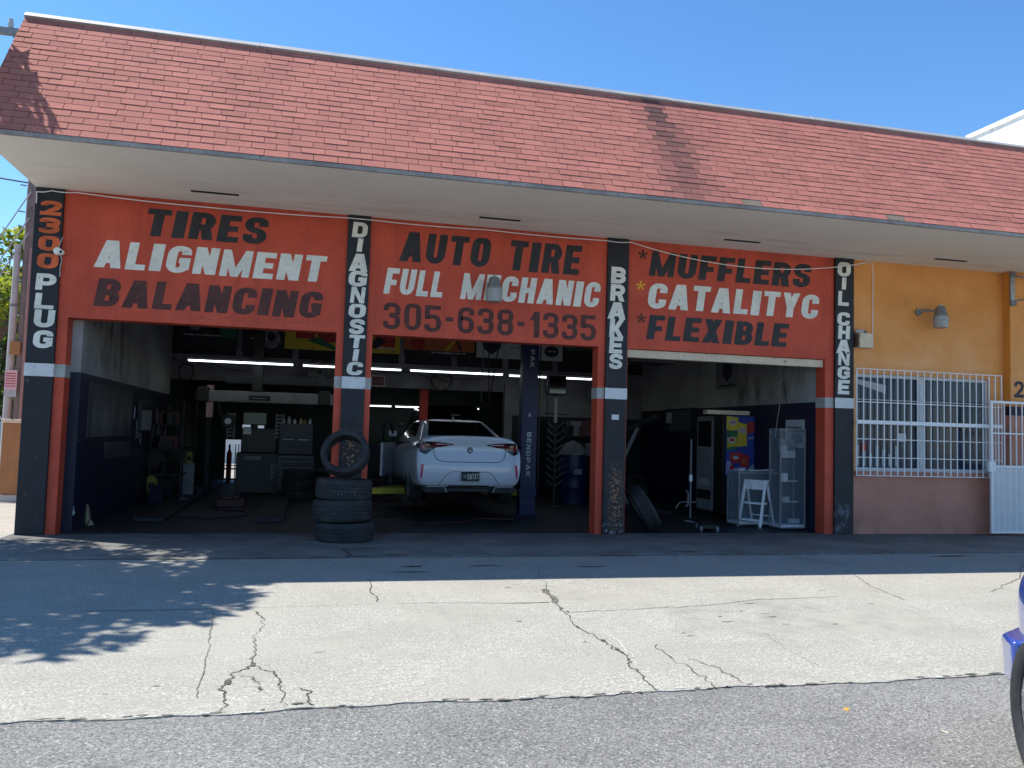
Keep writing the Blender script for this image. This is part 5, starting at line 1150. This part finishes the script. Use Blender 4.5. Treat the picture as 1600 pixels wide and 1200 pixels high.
for z in (.05, .56): b = MB(); b.box(-.012, .10, -.235, -.205, z-.04, z+.04); b.build('clamp', 'pgrey', t)
# ------------------------------------------------------------------ left of the building
t = thing('utility_pole', 'weathered wooden utility pole rising just behind the left corner of the roof', 'utility pole', (-5.63, 6.2, 0))
b = MB(); b.tube([(0, 0, 0), (0, 0, 6), (0, 0, 9.7)], [.108, .098, .082], 14); b.build('pole', 'wood', t, smooth=True)
b = MB(); b.box(-1.2, 1.2, -.06, .06, 9.38, 9.52); b.build('cross_arm', 'lampgrey', t, .01)
b = MB(); b.bar((-.55, -.05, 9.38), (-.06, -.05, 8.82), .045); b.bar((.55, -.05, 9.38), (.06, -.05, 8.82), .045); b.build('brace', 'lampgrey', t)
for x in (-1.0, -.6, .6, 1.0): b = MB(); b.lathe([(.035, 9.52), (.06, 9.6), (.04, 9.72), (0, 9.74)], (x, 0, 0), 12); b.build('insulator', 'plight', t)
for z in (6.7, 6.27, 5.73, 4.88): b = MB(); b.tube([(-.09, -.08, z), (-.2, -.1, z+.01)], .014, 6); b.build('step_bolt', 'pgrey', t)
b = MB(); b.box(-.19, .0, -.16, -.11, 2.83, 3.10); b.build('orange_tag', 'cabinet', t, .01)
b = MB(); b.box(-.24, -.02, -.15, -.135, 2.12, 2.52); sg = b.build('notice_sheet', 'pinkpaper', t)
b = MB()
for i in range(6): b.box(-.22, -.04, -.153, -.1505, 2.19+i*.05, 2.208+i*.05)
b.build('print', 'pred', sg)
b = MB(); b.box(-.24, -.02, -.15, -.137, 1.98, 2.118); b.build('lower_notice', 'plight', t)
b = MB(); b.tube([(.07, -.12, 0), (.07, -.12, 5.0)], .03, 8); b.build('conduit', 'pinkpipe', t)
t = thing('concrete_post', 'pale concrete post standing beside the wooden utility pole', 'post', (-5.82, 6.15, 0)); b = MB(); b.tube([(0, 0, 0), (0, 0, 5.06)], [.085, .062], 12); b.build('shaft', 'conc_post', t, smooth=True)
b = MB(); b.lathe([(.078, 3.8), (.078, 3.85)], (0, 0, 0), 12); b.build('strap', 'grey', t)
for z, xx, lb in ((6.15, -8.55, 'uppermost pale guy wire slanting down from the wooden pole'), (5.62, -8.3, 'middle pale guy wire slanting down from the wooden pole'), (5.3, -8.1, 'lowest pale guy wire slanting down from the wooden pole')):
    b = MB(); b.tube([(-5.63, 6.1, z), (xx, 5.4, 0)], .013, 6); o = b.build('guy_wire', 'ltgrey'); setp(o, lb, 'guy wire', 'guy wires')
b = MB(); b.tube(sag([(-5.63, 6.2, 6.35), (-13, 6.8, 8.4)], 14, .35), .016, 6); o = b.build('power_cable', 'pdark'); setp(o, 'black cable running left from the wooden pole below the eave', 'cable')
b = MB(); b.tube(sag([(-5.63, 6.2, 7.0), (-6.6, 5.9, 7.35), (-15, 2, 9.6)], 10, .25), .013, 6); o = b.build('power_cable', 'pdark'); setp(o, 'thin looping black cable at the top of the wooden pole', 'cable')
t = thing('utility_cabinet', 'brown metal utility cabinet with cream lid behind the 2300 PLUG pillar', 'utility cabinet', (-5.52, 5.0, 0))
b = MB(); b.box(0, .95, 0, .5, .13, 1.47); b.build('body', 'cabinet', t, .012)
b = MB(); b.box(-.02, .97, -.03, .53, 1.47, 1.54); b.build('lid', 'cream', t, .012)
b = MB(); b.box(-.03, 1, -.04, .55, 0, .13); b.build('plinth', 'ltgrey', t, .01)
b = MB(); b.box(.18, .36, -.008, 0, 1.18, 1.38); b.box(.12, .26, -.006, 0, .42, .72); b.build('door_panel', 'cabinet', t, .004)
# trees
def leaves(mb, blobs, n, size, rnd_, mats=3, flat=.5):
    tot = sum(r**2 for *_, r in blobs)
    for cx, cy, cz, r in blobs:
        for _ in range(int(n*r*r/tot)):
            d = Vector((rnd_.gauss(0, 1), rnd_.gauss(0, 1), rnd_.gauss(0, 1))).normalized(); q = r*rnd_.random()**.42
            p = Vector((cx, cy, cz))+Vector((d.x*q, d.y*q, d.z*q*.8))
            a = Vector((rnd_.gauss(0, 1), rnd_.gauss(0, 1), rnd_.gauss(0, flat))).normalized(); c = a.cross(Vector((rnd_.gauss(0, 1), rnd_.gauss(0, 1), rnd_.gauss(0, 1)))).normalized()
            s = size*rnd_.uniform(.6, 1.4); mb.face([p-a*s, p+c*s*.42, p+a*s, p-c*s*.42], rnd_.randrange(mats))
def tree(name, label, base, blobs, n, size, seed, mats=('leaf_a', 'leaf_b', 'leaf_c'), tr=.16, grp=None):
    rq = random.Random(seed); t = thing(name, label, 'tree', base, 0, grp)
    mx_ = sum(b_[0] for b_ in blobs)/len(blobs); my = sum(b_[1] for b_ in blobs)/len(blobs); mz = min(b_[2]-b_[3]*.5 for b_ in blobs)
    b = MB(); b.tube([(0, 0, -.1), (mx_*.15, my*.15, mz*.5), (mx_*.5, my*.5, mz*.95)], [tr*1.3, tr, tr*.75], 10)
    for cx, cy, cz, r in blobs:
        j = (mx_*.5, my*.5, mz*.95); mid = ((j[0]+cx)/2+rq.uniform(-.3, .3), (j[1]+cy)/2+rq.uniform(-.3, .3), (j[2]+cz)/2)
        b.tube([j, mid, (cx, cy, cz)], [tr*.55, tr*.35, tr*.12], 7)
        for _ in range(3): b.tube([mid, (cx+rq.uniform(-r, r)*.7, cy+rq.uniform(-r, r)*.7, cz+rq.uniform(-.3, r)*.7)], [tr*.22, tr*.05], 5)
    b.build('trunk', 'bark', t, smooth=True)
    b = MB(); leaves(b, blobs, n, size, rq); b.build('crown', list(mats), t, recalc=False)
    return t
rq = random.Random(21)
# shade tree beside the left end of the building: its crown only reaches into the picture as shade
bl = []
for x, y, z, r in ((-5.35, 1.05, 6.6, .50), (-6.1, .3, 6.6, .62), (-5.0, .45, 6.7, .35), (-5.55, -.7, 6.6, .95), (-6.5, -.6, 6.4, 1.0), (-5.0, -1.6, 6.5, .85), (-5.8, -1.7, 6.5, 1.0), (-6.6, -1.8, 6.4, .9), (-4.85, -2.5, 6.5, .75), (-5.6, -2.8, 6.4, .8), (-6.4, -2.9, 6.3, .8), (-5.35, -3.7, 6.4, .65), (-6.1, -3.8, 6.3, .7), (-4.45, -2.1, 6.6, .42), (-4.35, -1.25, 6.75, .40), (-7.3, -.8, 6.6, 1.0), (-7.0, .9, 6.6, .9), (-4.5, -3.1, 6.3, .4)):
    bl.append((x+6.9, y+.9, z, r))
tree('shade_tree', 'leafy street tree standing just outside the left edge, its shade falling across the slab', (-6.9, -.9, 0), bl, 11500, .105, 31)
def cl(base, H, w_, n, seed):
    rq = random.Random(seed); return [(rq.uniform(-w_, w_), rq.uniform(-w_, w_), rq.uniform(H*.38, H*.92), rq.uniform(.55, 1.0)*w_*.55) for _ in range(n)]
g = 'trees beyond the side pavement'
tree('leafy_tree', 'yellow-green leafy tree behind the guy wires at the left edge', (-8.6, 12.5, 0), cl(0, 7.3, 1.7, 12, 1), 5200, .11, 2, ('leaf_b', 'leaf_a', 'leaf_b'), .15, g)
tree('leafy_tree', 'dark green tree with pale branches below the yellow-green one', (-9.4, 16.5, 0), cl(0, 6.4, 2.4, 12, 5), 4200, .15, 6, ('leaf_c', 'leaf_a', 'leaf_c'), .18, g)
tree('leafy_tree', 'thin airy pale-green treetop beside the wooden pole', (-11.2, 24, 0), cl(0, 10.5, 2.6, 10, 8), 1800, .16, 9, ('leaf_a', 'leaf_a', 'leaf_b'), .14, g)
tree('leafy_tree', 'low dark tree behind the parked car at the left edge', (-14.5, 30, 0), cl(0, 7, 4, 12, 12), 4200, .24, 13, ('leaf_c', 'leaf_c', 'leaf_a'), .2, g)
c = dup(A, (-10.6, 21.5, .1), R(70), 'white car parked far off under the trees')
for ch in list(c.children):
    if ch.name.startswith('open_door'):
        for q in list(ch.children): bpy.data.objects.remove(q)
        bpy.data.objects.remove(ch)
# fallen leaves
for x, y, a, lb in ((3.05, -8.13, .4, 'small bright yellow leaf lying on the asphalt, nearer the slab edge'), (3.35, -8.54, 1.4, 'small tan leaf lying on the asphalt near the blue car')):
    b = MB(); b.face([(-.03, 0, 0), (-.01, -.018, .006), (.03, -.002, .004), (.012, .02, .010)]); o = b.build('fallen_leaf', 'let_yellow' if a < 1 else 'cardboard', recalc=False); o.location = (x, y, -.010); o.rotation_euler = (0, 0, a); setp(o, lb, 'leaf', 'fallen leaves')
# ------------------------------------------------------------------ greasy clutter deeper in the bays
rq = random.Random(77)
def hose(label, pts, r, mt, name='air_hose'):
    b = MB(); b.tube(pts, r, 7); o = b.build(name, mt, smooth=True); setp(o, label, 'hose', 'hoses and leads in the bays'); return o
def coil(x, y, z, R_, n=3, ax='y'):
    P = []
    for i in range(n*16+1): a = 2*math.pi*i/16; q = R_*(1+.05*math.sin(i*.7)); P.append((x+q*math.cos(a), y-.012*i/16, z+q*math.sin(a)*1.15))
    return P
hose('black air hose coiled on the partition left of the alignment beam', coil(-2.7, 7.6, 2.72, .16), .012, 'pdark')
hose('black lead looping under the first tube light', sag([(-2.9, 7.0, 3.0), (-2.2, 7.2, 2.95), (-1.1, 7.1, 2.85)], 8, .12), .010, 'pdark')
hose('dark hose drooping across the top of the middle bay', sag([(1.3, 7.4, 3.0), (2.4, 7.4, 2.98), (3.1, 7.5, 2.9), (4.4, 7.4, 2.95)], 8, .10), .011, 'pdark')
hose('black hose hanging in a loop beside the blue lift post', sag([(3.7, 5.0, 3.6), (3.75, 5.0, 2.2), (3.95, 5.1, 3.4)], 8, .0), .014, 'pdark')
hose('pale twin lead hanging from the ceiling by the lift post', [(3.62, 5.2, 4.0), (3.64, 5.2, 3.0), (3.6, 5.2, 2.5), (3.63, 5.2, 2.2)], .009, 'pgrey')
hose('black air hose lying across the floor of the left bay', [(-2.0, 2.2, .02), (-1.4, 2.0, .02), (-.9, 2.5, .02), (-1.0, 3.2, .02), (-1.5, 3.5, .02), (-1.7, 4.4, .02)], .012, 'pdark')
hose('dark red air hose on the floor under the white sedan', [(1.4, 1.6, .02), (1.9, 1.3, .02), (2.6, 1.5, .02), (3.0, 2.1, .02), (3.6, 2.0, .02)], .011, 'maroon')
# wall-hung tools
for i in range(16):
    y = 4.0+i*.235; z = 1.55+rq.uniform(-.1, .35); b = MB(); h_ = rq.uniform(.12, .34)
    b.bar((0, 0, 0), (0, rq.uniform(-.04, .04), -h_), .022, .016); b.lathe([(.028, -.006), (.028, .006)], (0, 0, 0), 10, 'x')
    o = b.build('hand_tool', rq.choice(('steel', 'pgrey', 'grey', 'maroon'))); o.location = (-3.06, y, z); setp(o, 'small steel tool hanging on the navy side wall', 'tool', 'tools on the side wall')
# used tyres stored indoors, behind the tyre stack and along the partition
for i, (x, y, z, rx, ry) in enumerate(((-.15, 6.0, .11, 0, 0), (-.15, 6.0, .33, 0, 0), (-.12, 6.02, .55, 0, 0), (.35, 6.6, .33, 72, 0), (7.2, 6.9, .11, 0, 0), (7.2, 6.9, .33, 0, 0), (6.3, 7.1, .33, 75, 0), (1.35, 7.3, .11, 0, 0), (1.35, 7.3, .33, 0, 0), (1.35, 7.28, .55, 0, 0), (1.9, 7.4, .33, 74, 0), (7.75, 6.4, .33, 76, 30))):
    o = tyre('stored_tyre', .33, .215, .21, None, 'z', 'rubber', n=40) if i == 0 else dup(first)
    if i == 0: first = o
    o.location = (x, y, z); o.rotation_euler = (R(rx), 0, R(ry)); setp(o, 'used tyre stored inside the dark shop', 'tyre', 'tyres stored inside')
# workbench beyond the sedan's open door, boxes and bins
t = thing('workbench', 'dark workbench with clutter behind the open door of the white sedan', 'workbench', (1.45, 7.6, 0))
b = MB(); b.box(-.5, .5, -.3, .3, .86, .92); b.build('top', 'pdark', t)
for x in (-.46, .46):
    for y in (-.26, .26): b = MB(); b.box(x-.03, x+.03, y-.03, y+.03, 0, .86); b.build('leg', 'pdark', t)
for i in range(16):
    x, y, z = [( .95+rq.uniform(0, 1.0), 7.4+rq.uniform(0, .4), .92), (rq.uniform(5.9, 7.3), 7.6, rq.choice((1.03, 1.53))), (rq.uniform(-3.0, -2.2), rq.uniform(4.6, 7.4), .0), (rq.uniform(5.2, 7.6), rq.uniform(5.6, 7.2), 0)][i % 4]
    b = MB(); w_, d_, h_ = rq.uniform(.07, .2), rq.uniform(.07, .16), rq.uniform(.12, .42)
    if i % 3 == 0: b.lathe([(w_, 0), (w_*1.1, h_*.9), (w_*1.12, h_), (w_*.95, h_), (w_*.9, .04), (0, .04)], (0, 0, 0), 18)
    else: b.box(-w_, w_, -d_, d_, 0, h_); b.box(-w_*.3, w_*.3, -d_*.2, d_*.2, h_, h_+.04)
    o = b.build('parts_bin', rq.choice(('pdark', 'chest', 'maroon', 'pgrey', 'pdark', 'navy')), bevel=.008); o.location = (x, y, z); o.rotation_euler = (0, 0, rq.uniform(-.6, .6))
    setp(o, 'dim bin or box of parts standing in the back of the shop', 'box', 'bins and boxes in the shop')
t = thing('engine_hoist', 'black engine hoist with slanted arm standing in the right bay behind the leaning tyre', 'hoist', (6.1, 3.6, 0), R(25))
b = MB(); b.box(-.06, .06, -.06, .06, 0, 1.6); b.build('mast', 'pdark', t); b = MB(); b.bar((0, 0, 1.55), (0, -1.1, 1.95), .08); b.build('boom', 'pdark', t)
for s in (-1, 1): b = MB(); b.bar((s*.1, .1, .1), (s*.4, -1.2, .08), .07); b.build('base_leg', 'pdark', t)
b = MB(); b.bar((0, -.06, .8), (0, -.6, 1.72), .05); b.build('ram', 'grey', t)
